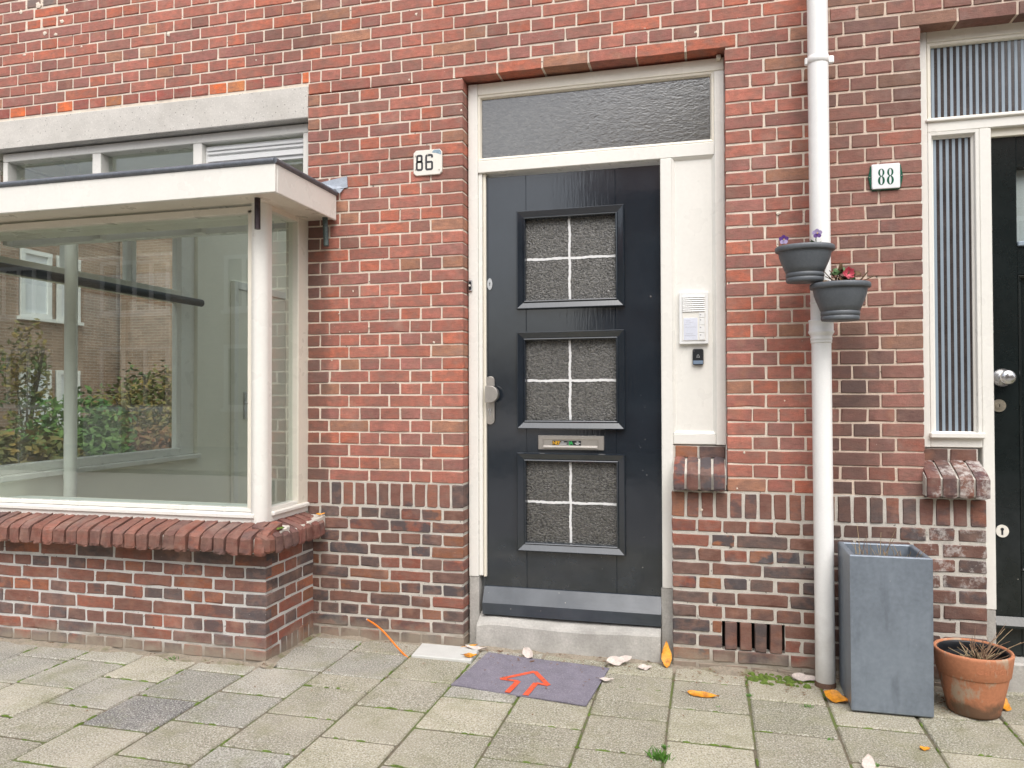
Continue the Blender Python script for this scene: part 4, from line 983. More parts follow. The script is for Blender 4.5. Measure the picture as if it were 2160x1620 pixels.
def far_house(name, x0, x1, y0, y1, h, mat, wins, face, label, group=None, pane="far_glass"):
    """face: '+y' (street front looks north) or '+x'; wins = (along0, along1, z0, z1, lights)"""
    root = empty(name, ((x0 + x1) / 2, (y0 + y1) / 2, 0), label, "house", None, group)
    MB().box(x0, x1, y0, y1, -.1, h, 0).build("wall", mat, root)
    mb = MB()
    if face == '+y': mb.add([(x0 - .3, y0 - .3, h), (x1 + .3, y0 - .3, h), (x1 + .3, y1 + .35, h), (x0 - .3, y1 + .35, h), (x0 - .3, (y0 + y1) / 2, h + 2.4), (x1 + .3, (y0 + y1) / 2, h + 2.4)], [(0, 1, 5, 4), (2, 3, 4, 5), (1, 2, 5), (3, 0, 4), (0, 3, 2, 1)])
    else: mb.add([(x0 - .3, y0 - .3, h), (x1 + .35, y0 - .3, h), (x1 + .35, y1 + .3, h), (x0 - .3, y1 + .3, h), ((x0 + x1) / 2, y0 - .3, h + 2.4), ((x0 + x1) / 2, y1 + .3, h + 2.4)], [(0, 4, 5, 3), (1, 2, 5, 4), (0, 1, 4), (2, 3, 5), (0, 3, 2, 1)])
    mb.build("roof", "roof_tile", root)
    for a, b, z0, z1, n in wins:
        fm, gm = MB(), MB()
        def bx(m_, p, q, d0, d1, r0, r1):
            if face == '+y': m_.box(p, q, y1 + d0, y1 + d1, r0, r1, 0)
            else: m_.box(x1 + d0, x1 + d1, p, q, r0, r1, 0)
        bx(fm, a, b, -.02, .06, z0, z0 + .09); bx(fm, a, b, -.02, .06, z1 - .09, z1)
        for i in range(n + 1):
            c = a + .05 + (b - a - .1) * i / n; bx(fm, c - .05, c + .05, -.02, .055, z0 + .09, z1 - .09)
        bx(gm, a, b, -.01, .015, z0 + .02, z1 - .02); bx(fm, a - .05, b + .05, .0, .1, z0 - .07, z0 - .001)
        f_ = fm.build("window", "far_white", root); gm.build("pane", pane, f_)
    return root
def wrow(xs, z0, z1, w, n): return [(x - w / 2, x + w / 2, z0, z1, n) for x in xs]
far_house("brick_house", -26, -8.2, -19.5, -12.8, 5.6, "far_brick_pale", wrow((-24, -20.5, -17, -13.5, -10), .9, 2.4, 2.0, 3) + wrow((-24, -20.5, -17, -13.5, -10), 3.2, 4.5, 2.0, 4), '+y', "pale brick house across the street mirrored in the bay window glass", group="houses across the street")
far_house("brick_house", -2.6, 7.5, -20.0, -13.2, 5.6, "far_brick_brown", wrow((-.9, 2, 5.5), .9, 2.3, 1.7, 3) + wrow((-.9, 2, 5.5), 3.3, 4.7, 1.7, 4), '+y', "brown brick house straight across the street behind the photographer", group="houses across the street")
far_house("brick_house", 8, 22, -19.5, -12.8, 5.6, "far_brick_brown", wrow((9.5, 13, 17, 20), .9, 2.3, 1.5, 2) + wrow((9.5, 13, 17, 20), 3.3, 4.7, 1.5, 3), '+y', "brown brick house across the street toward the far end", group="houses across the street")
far_house("brick_house", -19, -13.2, -1.5, 14, 6.0, "far_brick_brown", [(a, b, z0, z1, 1) for a, b in ((5.2, 6.4), (8.55, 9.28), (9.42, 10.02)) for z0, z1 in ((.55, 1.75), (2.8, 4.15))], '+x', "brown brick house with white windows seen through the bay window", None, "curtain")
far_house("brick_house", -13.1, -11.5, 11.1, 16, 5.4, "far_brick_brown", wrow((13.6,), 3.0, 4.2, 1.2, 2), '+x', "projecting brown brick wing behind the shrubs seen through the bay window")

def leaf_cloud(mb, c, rad, n, size, rng):
    for i in range(n):
        d = Vector((rng.gauss(0, 1), rng.gauss(0, 1), rng.gauss(0, 1))).normalized(); q = rng.random() ** .38
        bump = 1 + .22 * sin(d.x * 7 + c[0] * 3) * cos(d.y * 6 + d.z * 5)
        p = Vector(c) + Vector((d.x * rad[0], d.y * rad[1], d.z * rad[2])) * q * bump
        a = Vector((rng.gauss(0, 1), rng.gauss(0, 1), rng.gauss(0, .6))).normalized(); b = a.orthogonal().normalized(); s = size * rng.uniform(.6, 1.3)
        mb.add([p - a * s, p + b * s * .45, p + a * s, p - b * s * .45], [(0, 1, 2, 3)])
rng = random.Random(5)
def shrub(x, y, rx, ry, h, mat, n, label, size=.05):
    root = empty("shrub", (x, y, 0), label, "shrub", None, "garden shrubs behind the house")
    mb = MB(); leaf_cloud(mb, (x, y, h * .52), (rx, ry, h * .5), n, size, rng); mb.build("foliage", mat, root)
    mb = MB()
    for i in range(7):
        a = rng.uniform(0, 6.28); mb.tube([(x, y, -.05), (x + cos(a) * rx * .3, y + sin(a) * ry * .3, h * .4), (x + cos(a) * rx * .7, y + sin(a) * ry * .7, h * .8)], [.02, .014, .006], 6)
    mb.build("stem", "bark", root)
shrub(-6.5, 2.35, .75, .55, .85, "foliage_autumn", 2600, "low shrub turning yellow nearest the bay's side window")
shrub(-6.6, 3.35, .5, .45, .85, "foliage_green", 1800, "clipped green shrub behind the white column in the bay window")
shrub(-7.4, 4.1, .65, .6, 1.25, "foliage_green", 2200, "rounded green shrub standing before the brick house in the garden")
shrub(-8.3, 6.3, .8, .7, 1.6, "foliage_autumn", 3200, "tall shrub in autumn colours before the brick wing")
shrub(-6.9, 5.0, .5, .5, .85, "foliage_red", 1600, "reddish shrub at the foot of the tall autumn shrub")
shrub(-12.3, 7.9, .5, .4, 2.6, "foliage_autumn", 1100, "open yellowing shrub climbing the brown brick house", .06)
structure(MB().box(-13.2, -4.35, -2.2, 14, -.07, -.0245, 0).build("garden_soil", "sand_dirt"))
def tree(x, y, h, cr, label, seed):
    g = random.Random(seed); root = empty("tree", (x, y, 0), label, "tree", None, "street trees")
    mb = MB(); mb.tube([(x, y, -.1), (x + .05, y, h * .3), (x + .1, y + .05, h * .62)], [.17, .13, .08], 12)
    tips = []
    for i in range(9):
        a = g.uniform(0, 6.28); z = h * g.uniform(.38, .6); e = Vector((x + cos(a) * cr * .7, y + sin(a) * cr * .7, z + h * g.uniform(.12, .35))); tips.append(e)
        mb.tube([(x + .05, y, z), ((x + e.x) / 2, (y + e.y) / 2, z + (e.z - z) * .65), e], [.06, .04, .015], 7)
    mb.build("trunk", "bark", root)
    mb = MB()
    for e in tips + [Vector((x, y, h * .85)), Vector((x, y, h * .7))]: leaf_cloud(mb, e, (cr * .45, cr * .45, cr * .38), 520, .10, g)
    mb.build("crown", "foliage_autumn", root)
tree(1.9, -9.4, 8.0, 2.3, "street tree in autumn leaf mirrored in the neighbour's fanlight", 3)
tree(-17.5, -9.2, 6.2, 1.7, "street tree in autumn leaf across the road facing the bay", 4)

# ------------------------------------------------------------------ things on the wall
# downpipe
dp = empty("downpipe", (.468, -.09, -.06), "white painted downpipe running up the wall between the two houses", "pipe")
py_ = -.088
def dpx(z): return .4695 - .0032 * z
mb = MB(); mb.tube([(dpx(z), py_, z) for z in (-.015, .3, .7, 1.1, 1.44)], .0395, 28); mb.build("lower_pipe", "pipe_paint", dp)
mb = MB(); mb.tube([(dpx(z), py_, z) for z in (1.50, 1.9, 2.4, 3.0, 4.0)], .0415, 28); mb.build("upper_pipe", "pipe_paint", dp)
mb = MB(); mb.lathe([(.040, 1.423), (.0425, 1.424), (.0425, 1.432), (.041, 1.434), (.0435, 1.436), (.0435, 1.446), (.041, 1.449), (.045, 1.458), (.0515, 1.468), (.0515, 1.474), (.0490, 1.476), (.0490, 1.513), (.0505, 1.515), (.0505, 1.521), (.042, 1.522)], (dpx(1.47), py_, 0), 32); mb.build("socket_collar", "pipe_paint", dp)
mb = MB(); mb.lathe([(.0415, 1.590), (.0432, 1.591), (.0432, 1.598), (.0415, 1.5985)], (dpx(1.59), py_, 0), 32); mb.build("joint_ring", "pipe_paint", dp)
mb = MB(); mb.lathe([(.0425, -.07), (.0425, -.005), (.040, .002)], (dpx(0), py_, 0), 28); mb.build("ground_sleeve", "rust", dp)
mb = MB(); zc_ = 2.628; mb.lathe([(.0418, zc_ - .016), (.0438, zc_ - .015), (.0438, zc_ + .015), (.0418, zc_ + .016)], (dpx(zc_), py_, 0), 32)
mb.box(dpx(zc_) + .040, dpx(zc_) + .064, py_ - .004, py_ + .012, zc_ - .016, zc_ + .016, .004); mb.box(dpx(zc_) - .053, dpx(zc_) - .040, py_ - .006, py_ + .012, zc_ - .016, zc_ + .016, .004); mb.box(dpx(zc_) - .01, dpx(zc_) + .01, py_ + .038, .01, zc_ - .01, zc_ + .01, 0); mb.build("clamp", "pipe_paint", dp)

# planters clipped to the pipe
def wall_planter(cx, zr, zb_, label, soilz):
    cy = -.222; root = empty("wall_planter", (cx, cy, zb_), label, "planter", None, "grey planters hung on the downpipe")
    def flat(x, y, z): return (x, y if y < 0 else y * .72)
    H = zr - zb_; sy = .86
    prof = [(.064, .0), (.070, .001), (.0735, .008), (.0735, .0185), (.0712, .020), (.0715, .0215), (.0745, .0225), (.0745, .0375), (.0722, .039), (.0725, .0405), (.0752, .0415), (.083, .062), (.092, .083), (.0995, .105), (.1035, H - .022)]
    mb = MB(); mb.lathe(prof, (cx, cy, zb_), 56, 1, sy, True, flat); mb.cap(.064, (cx, cy, zb_), 56, 1, sy, False, flat)
    mb.lathe([(.098, H - .004), (.094, H - .03), (.090, H - .04)], (cx, cy, zb_), 56, 1, sy, True, flat); mb.build("bowl", "planter_plastic", root)
    mb = MB(); mb.lathe([(.1032, H - .0225), (.112, H - .022), (.1155, H - .0185), (.1162, H - .010), (.1155, H - .003), (.112, H), (.101, H), (.098, H - .003), (.098, H - .02)], (cx, cy, zb_), 56, 1, sy, True, flat); mb.build("rim", "planter_plastic", root)
    mb = MB(); mb.cap(.095, (cx, cy, zb_ + soilz), 40, 1, sy, True, flat); mb.build("soil", "soil", root)
    mb = MB(); mb.box(cx + (-.0 if cx < .45 else -.06), cx + (.08 if cx < .45 else .0), cy + .05, py_ + .03, zr - .05, zr - .03, .002); mb.build("pipe_clip", "planter_plastic", root)
wall_planter(.386, 1.812, 1.664, "grey plastic planter with violet pansies, the higher of two on the downpipe", .135)
wall_planter(.519, 1.656, 1.503, "grey plastic planter with a withered begonia, the lower of two on the downpipe", .135)
def petal(mb, c, u, v_, L, w):
    c, u, v_ = Vector(c), Vector(u), Vector(v_); n = u.cross(v_)
    mb.add([c, c + u * L * .5 + v_ * w + n * L * .08, c + u * L + n * L * .02, c + u * L * .5 - v_ * w + n * L * .08], [(0, 1, 2, 3)])
def pansy(x, y, z, s, label, dark):
    root = empty("pansy_plant", (x, y, z - .05), label, "flower", None, "pansies in the higher planter")
    mb = MB(); mb.tube([(x, y + .01, z - .06), (x - .003, y + .006, z - .02), (x, y, z)], .0018, 6); mb.build("stem", "leaf_green", root)
    for k, a in enumerate((90, 160, 20, 235, 305)):
        u = Vector((cos(radians(a)), -.15, sin(radians(a)))).normalized(); w = Vector((-sin(radians(a)), 0, cos(radians(a))))
        m_ = MB(); m_.add([(x + u.x * s * t + w.x * s * b, y - .004 + u.y * s * t - .002 * k, z + u.z * s * t + w.z * s * b) for t, b in ((0, 0), (.35, .38), (.8, .48), (1.08, .2), (1.1, -.18), (.8, -.46), (.35, -.38))], [tuple(range(7))])
        m_.build("petal", "petal_violet" if (k < 3) == dark else "petal_lilac", root)
    m_ = MB(); m_.disc_y(x, y - .020, y - .012, z, .0022, .0022, 10); m_.build("flower_eye", "petal_yellow", root)
    mb = MB(); r2 = random.Random(int(x * 1000))
    for i in range(9):
        a = r2.uniform(0, 6.28); petal(mb, (x, y + .03, z - .045), (cos(a), sin(a), r2.uniform(.2, .9)), (-sin(a), cos(a), 0), .03, .009)
    mb.build("foliage", "leaf_green", root)
pansy(.301, -.262, 1.836, .018, "violet and lilac pansy flower at the planter's outer rim", True)
pansy(.428, -.262, 1.854, .018, "lilac pansy flower with dark upper petals against the white pipe", False)
bg = empty("begonia_plant", (.53, -.22, 1.63), "withered begonia with one pink flower in the lower planter", "plant")
r2 = random.Random(11)
def crumpled(mb, c, L, r3):
    a = r3.uniform(0, 6.28); u = Vector((cos(a), sin(a) * .7, r3.uniform(-.6, .9))).normalized(); w = u.orthogonal().normalized(); n = u.cross(w)
    pts = []
    for i, t in enumerate((0, .25, .55, .85, 1)):
        hw = (0, .38, .46, .26, 0)[i] * L
        for s_ in (-1, 0, 1): pts.append(Vector(c) + u * L * t + w * hw * s_ + n * (abs(s_) * L * r3.uniform(.05, .25) + r3.uniform(-.04, .04) * L))
    mb.add(pts, [(i * 3 + j, i * 3 + j + 1, (i + 1) * 3 + j + 1, (i + 1) * 3 + j) for i in range(4) for j in (0, 1)], True)
for i in range(26):
    x, y, z = .527 + r2.uniform(-.06, .055), -.235 + r2.uniform(-.03, .03), 1.645 + r2.uniform(0, .06)
    mb = MB(); crumpled(mb, (x, y, z), r2.uniform(.022, .045), r2); mb.build("leaf", "leaf_green" if i % 3 == 0 else "dried_leaf", bg)
mb = MB()
for i in range(12):
    a = r2.uniform(-1.2, 1.2); L = r2.uniform(.04, .09); x = .53 + r2.uniform(-.05, .05)
    mb.tube([(x, -.23, 1.63), (x + sin(a) * L * .5, -.235, 1.63 + cos(a) * L * .6), (x + sin(a) * L * 1.1, -.235, 1.63 + cos(a) * L)], [.003, .0022, .0015], 6)
mb.tube([(.57, -.235, 1.64), (.60, -.24, 1.672), (.622, -.24, 1.700)], [.004, .003, .002], 6)
mb.build("stem", "dried_leaf", bg)
mb = MB()
for i in range(20):
    a = 2.4 * i; rr = .004 + .0013 * i; u = Vector((cos(a), -.6, sin(a))).normalized(); petal(mb, (.545 + cos(a) * rr * .5, -.268, 1.690 + sin(a) * rr * .5), u, (-sin(a), 0, cos(a)), .014, .008)
mb.build("flower", "petal_pink", bg)

# number plates
p86 = empty("number_plate", (-1.336, -.006, 2.29), "worn white enamel house number plate 86 with chipped corner beside the blue door", "house number")
c = .013; X0, X1, ZZ0, ZZ1 = -1.412, -1.262, 2.297, 2.423
oct_ = [(X0 + c, ZZ0), (X1 - c, ZZ0), (X1, ZZ0 + c), (X1, ZZ1 - c), (X1 - c, ZZ1), (X0 + c, ZZ1), (X0, ZZ1 - c), (X0, ZZ0 + c)]
soft_plate(MB(), oct_, -.0095, .0, .003).build("plate", "enamel_old", p86)
mb = MB(); mb.poly_y([(X1 - .052, ZZ1 - .016), (X1 - .03, ZZ1 - .020), (X1 - .004, ZZ1 - .030), (X1 - .0035, ZZ1 - c), (X1 - c, ZZ1 - .0035), (X1 - .042, ZZ1 - .0035)], -.0099, -.0094); mb.build("bare_metal_chip", "zinc_bare", p86)
for x, z in ((X0 + .012, ZZ0 + .03), (X1 - .014, ZZ0 + .022), ((X0 + X1) / 2 + .001, ZZ1 - .026), (X0 + .012, ZZ1 - .028)):
    mb = MB(); mb.disc_y(x, -.0112, -.0094, z, .0035, .0035, 14); mb.build("screw", "brass_worn", p86)
def stroke(mb, pts, w, y0, y1, closed):
    """thick line in x-z with mitred joints"""
    n = len(pts); out = []; inn = []
    for i, p in enumerate(pts):
        a = pts[(i - 1) % n] if (closed or i) else p; b = pts[(i + 1) % n] if (closed or i < n - 1) else p
        d = Vector((b[0] - a[0], b[1] - a[1])).normalized(); nn = Vector((-d.y, d.x))
        if (closed or 0 < i < n - 1):
            d1 = Vector((p[0] - a[0], p[1] - a[1])).normalized(); cosv = max(.5, Vector((-d1.y, d1.x)).dot(nn)); k = w / 2 / cosv
        else: k = w / 2
        out.append((p[0] + nn.x * k, p[1] + nn.y * k)); inn.append((p[0] - nn.x * k, p[1] - nn.y * k))
    v = [(x, y0, z) for x, z in out] + [(x, y0, z) for x, z in inn] + [(x, y1, z) for x, z in out] + [(x, y1, z) for x, z in inn]
    for i in range(n if closed else n - 1):
        j = (i + 1) % n; mb.add([v[i], v[n + i], v[n + j], v[j]], [(0, 1, 2, 3)]); mb.add([v[i], v[j], v[2 * n + j], v[2 * n + i]], [(0, 1, 2, 3)]); mb.add([v[n + i], v[3 * n + i], v[3 * n + j], v[n + j]], [(0, 1, 2, 3)])
def rr_path(x0, x1, z0, z1, r): return rounded(x0, x1, z0, z1, r, 4)
yb, yf = -.0094, -.0102
mb = MB(); stroke(mb, rr_path(-1.3915, -1.3675, 2.3655, 2.3955, .006), .0100, yf, yb, True); stroke(mb, rr_path(-1.3935, -1.3655, 2.325, 2.3655, .008), .0100, yf, yb, True); mb.build("digit", "number_black", p86)
mb = MB(); stroke(mb, rr_path(-1.344, -1.313, 2.325, 2.3615, .006), .0100, yf, yb, True)
stroke(mb, [(-1.344, 2.335), (-1.344, 2.387), (-1.3425, 2.3925), (-1.338, 2.3955), (-1.319, 2.3955), (-1.3145, 2.3935), (-1.313, 2.389), (-1.313, 2.3815)], .0100, yf - .0001, yb, False); mb.build("digit", "number_black", p86)
p88 = empty("number_plate", (.737, -.006, 2.07), "white and green enamel house number plate 88 on the brown brick beside the reeded glass", "house number")
X0, X1, ZZ0, ZZ1 = .682, .793, 2.080, 2.188
zm = (ZZ0 + ZZ1) / 2
hexa = [(X0 + .003, ZZ0 - .003), (X1 - .003, ZZ0 - .003), (X1 + .004, ZZ0 + .006), (X1 + .013, zm), (X1 + .004, ZZ1 - .006), (X0 - .004, ZZ1 - .006), (X0 - .013, zm), (X0 - .004, ZZ0 + .006)]
soft_plate(MB(), hexa, -.009, .0, .003).build("back_plate", "enamel_green", p88)
soft_plate(MB(), rounded(X0, X1, ZZ0 + .001, ZZ1, .006), -.014, -.004, .003).build("plate", "enamel_white", p88)
def ring2(mb, cx, cz, rx, rz, ix, iz, y0, y1, n=36):
    o = [(cx + rx * cos(2 * pi * k / n), cz + rz * sin(2 * pi * k / n)) for k in range(n)]; i_ = [(cx + ix * cos(2 * pi * k / n), cz + iz * sin(2 * pi * k / n)) for k in range(n)]
    for k in range(n):
        j = (k + 1) % n; mb.add([(o[k][0], y0, o[k][1]), (o[j][0], y0, o[j][1]), (i_[j][0], y0, i_[j][1]), (i_[k][0], y0, i_[k][1])], [(0, 1, 2, 3)])
        mb.add([(o[k][0], y0, o[k][1]), (o[k][0], y1, o[k][1]), (o[j][0], y1, o[j][1]), (o[j][0], y0, o[j][1])], [(0, 1, 2, 3)])
for cx in (.7195, .7545):
    mb = MB(); ring2(mb, cx, zm + .0165, .0122, .0165, .0048, .0142, -.0146, -.0138); ring2(mb, cx, zm - .0175, .0134, .0190, .0048, .0165, -.0147, -.0138); mb.build("digit", "enamel_green", p88)
for x in (X0 - .007, X1 + .007):
    mb = MB(); mb.disc_y(x, -.0105, -.0085, zm, .003, .003, 12); mb.build("screw", "bright_metal", p88)

# intercom, doorbells
iy = fy + .017
ic = empty("intercom", (-.062, iy, 1.44), "white intercom panel with speaker slats and name card on the white side panel", "intercom")
soft_plate(MB(), rounded(-.128, .003, 1.440, 1.682, .004), iy - .020, iy, .003).build("housing", "white_plastic", ic)
MB().box(-.1135, -.0105, iy - .0225, iy - .019, 1.4555, 1.6655, .001).build("face", "white_paint", ic)
for i in range(8):
    z = 1.5905 + i * .0093; mb = MB(); mb.prism_x([(iy - .022, z), (iy - .022, z + .0062), (iy - .0240, z + .0058), (iy - .0275, z + .0008), (iy - .0275, z)], -.1115, -.0125); mb.build("speaker_slat", "white_plastic", ic)
MB().box(-.108, -.0455, iy - .0235, iy - .0215, 1.458, 1.561, .001).build("name_card", "paper", ic)
for i in range(4):
    z0 = (1.4575, 1.4925, 1.5270, 1.5615)[i]; z1 = (1.4905, 1.5250, 1.5595, 1.5835)[i]
    b = MB().box(-.0390, -.0125, iy - .0250, iy - .0215, z0, z1, .0015).build("call_button", "white_plastic", ic)
    mb = MB(); mb.disc_y(-.032, iy - .0256, iy - .0248, z1 - .009, .003, .003, 12); mb.build("bell_mark", "ink_grey", ic)
r3 = random.Random(2)
for z, a, b in ((1.548, -.098, -.076), (1.541, -.096, -.063), (1.532, -.104, -.074), (1.518, -.101, -.049), (1.488, -.098, -.067), (1.480, -.104, -.052)):
    pts = []; x = a
    while x < b: pts.append((x, z + r3.uniform(-.0016, .0016))); x += .0022
    mb = MB(); stroke(mb, pts, .0007, iy - .0240, iy - .0234, False); mb.build("handwriting", "ink_grey", ic)
db = empty("doorbell", (-.044, iy, 1.342), "small black wireless doorbell with blue-grey strip under the intercom", "doorbell")
soft_plate(MB(), rounded(-.069, -.0195, 1.3435, 1.418, .009), iy - .018, iy, .004).build("housing", "black_plastic", db)
MB().box(-.0665, -.0220, iy - .0190, iy - .0165, 1.3475, 1.3640, .002).build("light_strip", "steel_blue", db)
mb = MB(); bp = [(-.0510, 1.3795), (-.0490, 1.3810), (-.0485, 1.3865), (-.0470, 1.3895), (-.0440, 1.3910), (-.0410, 1.3895), (-.0395, 1.3865), (-.0390, 1.3810), (-.0370, 1.3795)]
stroke(mb, bp, .0011, iy - .0186, iy - .0179, False); stroke(mb, [(-.0515, 1.3795), (-.0365, 1.3795)], .0011, iy - .0187, iy - .0179, False); mb.build("bell_symbol", "sticker_white", db)
mb = MB(); mb.disc_y(-.0625, iy - .0186, iy - .0178, 1.4085, .0017, .0017, 12); mb.build("status_light", "ink_grey", db)
sb = empty("doorbell", (-1.141, fy, 1.72), "small chrome and black doorbell button on the white left door jamb", "doorbell")
soft_plate(MB(), rounded(-1.1505, -1.1305, 1.7235, 1.7790, .003), fy - .010, fy, .002).build("housing", "bright_metal", sb)
MB().box(-1.1475, -1.1335, fy - .0125, fy - .008, 1.7300, 1.7720, .002).build("inlay", "black_plastic", sb)
mb = MB(); mb.disc_y(-1.1405, fy - .0160, fy - .011, 1.7515, .0052, .0055, 18); mb.build("push_button", "enamel_old", sb)

# ------------------------------------------------------------------ things on the pavement
# tall planter
tp = empty("tall_planter", (.672, -.205, ZG), "tall square zinc-grey planter standing against the wall right of the downpipe", "planter")
a0, a1, b0, b1, h = .526, .817, -.346, -.066, .606; t = .022
def taper(mb, k=.012):
    cx, cy = (a0 + a1) / 2, (b0 + b1) / 2
    mb.v = [(cx + (x - cx) * (1 - k * (1 - (z - ZG) / h)), cy + (y - cy) * (1 - k * (1 - (z - ZG) / h)), z) for x, y, z in mb.v]; return mb
ztop = ZG + h
v = []; o_ = .004
def loop(x0, x1, y0, y1, z): return [(x0, y0, z), (x1, y0, z), (x1, y1, z), (x0, y1, z)]
v = loop(a0 + .004, a1 - .004, b0 + .004, b1 - .004, ZG + .006) + loop(a0, a1, b0, b1, ZG + .011) + loop(a0, a1, b0, b1, ztop - .004) + loop(a0 + .004, a1 - .004, b0 + .004, b1 - .004, ztop) + loop(a0 + t - .003, a1 - t + .003, b0 + t - .003, b1 - t + .003, ztop) + loop(a0 + t, a1 - t, b0 + t, b1 - t, ztop - .004) + loop(a0 + t + .004, a1 - t - .004, b0 + t + .004, b1 - t - .004, ztop - .09)
fs = [(i * 4 + k, i * 4 + (k + 1) % 4, (i + 1) * 4 + (k + 1) % 4, (i + 1) * 4 + k) for i in range(6) for k in range(4)]
mb = MB(); mb.add(v, fs); taper(mb).build("box", "zinc_planter", tp)
MB().box(a0 + .03, a1 - .03, b0 + .03, b1 - .03, ZG - .002, ZG + .007, 0).build("foot", "black_plastic", tp)
MB().box(a0 + t + .003, a1 - t - .003, b0 + t + .003, b1 - t - .003, ztop - .10, ztop - .045, 0).build("soil", "soil", tp)
dr = empty("dry_plant", (.672, -.2, ztop - .045), "dead straw stalks sticking out of the tall zinc planter", "plant")
g = random.Random(9)
for i in range(34):
    x, y = g.uniform(a0 + .05, a1 - .04), g.uniform(b0 + .05, b1 - .05); L = g.uniform(.03, .085) if i > 4 else g.uniform(.10, .17); a = g.uniform(-.5, .5); e = g.uniform(-.4, .4)
    mb = MB(); mb.tube([(x, y, ztop - .05), (x + a * L * .3, y + e * L * .3, ztop - .05 + L * .55), (x + a * L * .9, y + e * L * .8, ztop - .05 + L)], [.0016, .0012, .0007], 5); mb.build("stalk", "straw" if i % 3 else "twig", dr)
# terracotta pot
tc = empty("terracotta_pot", (.985, -.222, ZG), "weathered terracotta flowerpot with raised rim beside the tall planter", "pot")
pc = (.985, -.222, ZG)
mb = MB(); mb.lathe([(.0, .0), (.080, .0), (.088, .004), (.0915, .012), (.105, .075), (.1165, .130), (.1205, .152)], pc, 56)
mb.lathe([(.1205, .152), (.1235, .1535), (.1265, .158), (.1355, .228), (.1365, .236), (.1345, .2415), (.130, .243), (.1255, .241), (.123, .234), (.116, .17)], pc, 56); mb.build("pot_body", "terracotta", tc)
mb = MB(); mb.lathe([(.1215, .232), (.1225, .236), (.1205, .237), (.1175, .232), (.1150, .205), (.1165, .203), (.1150, .200), (.1100, .16)], pc, 56); mb.build("inner_pot", "black_plastic", tc)
mb = MB(); n = 40
mb.cap(.1125, (pc[0], pc[1], pc[2] + .178), 40); mb.build("soil", "soil", tc)
def wrap(cx, cz, size):
    def f(co):
        ang = -pi / 2 + (cx + co.x) / .131
        rr = .1305 + (cz + co.y - .19) * .12 + co.z
        return (pc[0] + rr * cos(ang), pc[1] + rr * sin(ang), pc[2] + cz + co.y)
    return f
text_mesh("Garden", .040, "terracotta", "embossed_text", tc, wrap(.03, .197, .04), extrude=.0012)
tw = empty("dry_plant", (1.0, -.22, ZG + .18), "dead woody twigs fanning out of the terracotta pot", "plant")
g = random.Random(21)
for i in range(58):
    a = g.uniform(0, 6.28); L = g.uniform(.05, .12) if i > 12 else g.uniform(.12, .21); lean = g.uniform(.2, 1.0); x, y, z = 1.005 + g.uniform(-.02, .02), -.225 + g.uniform(-.02, .02), ZG + .176
    dx, dy_ = cos(a) * lean + (.35 if i < 12 else 0), sin(a) * lean * .6; up = 1 - lean * .35
    p1 = Vector((x + dx * L * .4, y + dy_ * L * .4, z + up * L * .5)); p2 = Vector((x + dx * L + g.uniform(-.01, .01), y + dy_ * L, z + up * L * g.uniform(.8, 1.05)))
    th = g.uniform(.0018, .0034) if i > 12 else .0014
    mb = MB(); mb.tube([(x, y, z), p1, p2], [th, th * .8, th * .45], 5)
    if i % 2: mb.tube([p1, p1 + Vector((g.uniform(-.03, .03), g.uniform(-.03, .03), g.uniform(.01, .05)))], [th * .7, th * .35], 5)
    mb.build("twig", "straw" if i % 3 == 0 else "twig", tw)

# doormat with arrow
dm = empty("doormat", (-.75, -.29, ZG), "flat purple-grey doormat with a red outlined arrow before the blue door", "doormat")
c4 = [(-1.059, -.469), (-.472, -.545), (-.436, -.113), (-1.020, -.046)]
def bil(u, v_): 
    a, b, c_, d = [Vector(q) for q in c4]; return (a * (1 - u) + b * u) * (1 - v_) + (d * (1 - u) + c_ * u) * v_
nx, ny = 24, 16; v = []; fs = []
def mz(u, v_): return ZG + .0062 + .0012 * sin(u * 9 + 1) * cos(v_ * 7) + .004 * max(0, u - .93) * 8 * (1 - v_)
for j in range(ny + 1):
    for i in range(nx + 1):
        u, w = i / nx, j / ny; p = bil(u, w); v.append((p.x + (R.uniform(-.0012, .0012) if i in (0, nx) else 0), p.y + (R.uniform(-.0012, .0012) if j in (0, ny) else 0), mz(u, w)))
k = (nx + 1) * (ny + 1)
v += [(x, y, z - .005) for x, y, z in v]
for j in range(ny):
    for i in range(nx):
        q = j * (nx + 1) + i; fs.append((q, q + 1, q + nx + 2, q + nx + 1))
for i in range(nx): fs.append((k + i, k + i + 1, i + 1, i)); q = ny * (nx + 1) + i; fs.append((q, q + 1, k + q + 1, k + q))
for j in range(ny): q = j * (nx + 1); r_ = q + nx + 1; fs.append((q, r_, k + r_, k + q)); q2 = q + nx; r2_ = q2 + nx + 1; fs.append((k + q2, k + r2_, r2_, q2))
mb = MB(); mb.add(v, fs, False); mb.build("felt", "mat_felt", dm)
def bar(mb, a, b, w):
    a, b = Vector(a), Vector(b); d = (b - a).normalized(); n_ = Vector((-d.y, d.x)) * w / 2; m_ = 14
    for i in range(m_):
        p, q = a + (b - a) * i / m_, a + (b - a) * (i + 1) / m_; zt = ZG + .0088
        mb.add([(*(p - n_), zt), (*(q - n_), zt), (*(q + n_), zt), (*(p + n_), zt)], [(0, 1, 2, 3)])
mb = MB(); tip, hl, hr, il, ir, bl_, br_ = (-.748, -.243), (-.872, -.362), (-.658, -.384), (-.792, -.370), (-.714, -.372), (-.806, -.500), (-.727, -.510)
bar(mb, hl, tip, .022); bar(mb, tip, hr, .022); bar(mb, hl, il, .018); bar(mb, ir, hr, .018); bar(mb, il, bl_, .024); bar(mb, ir, br_, .024)
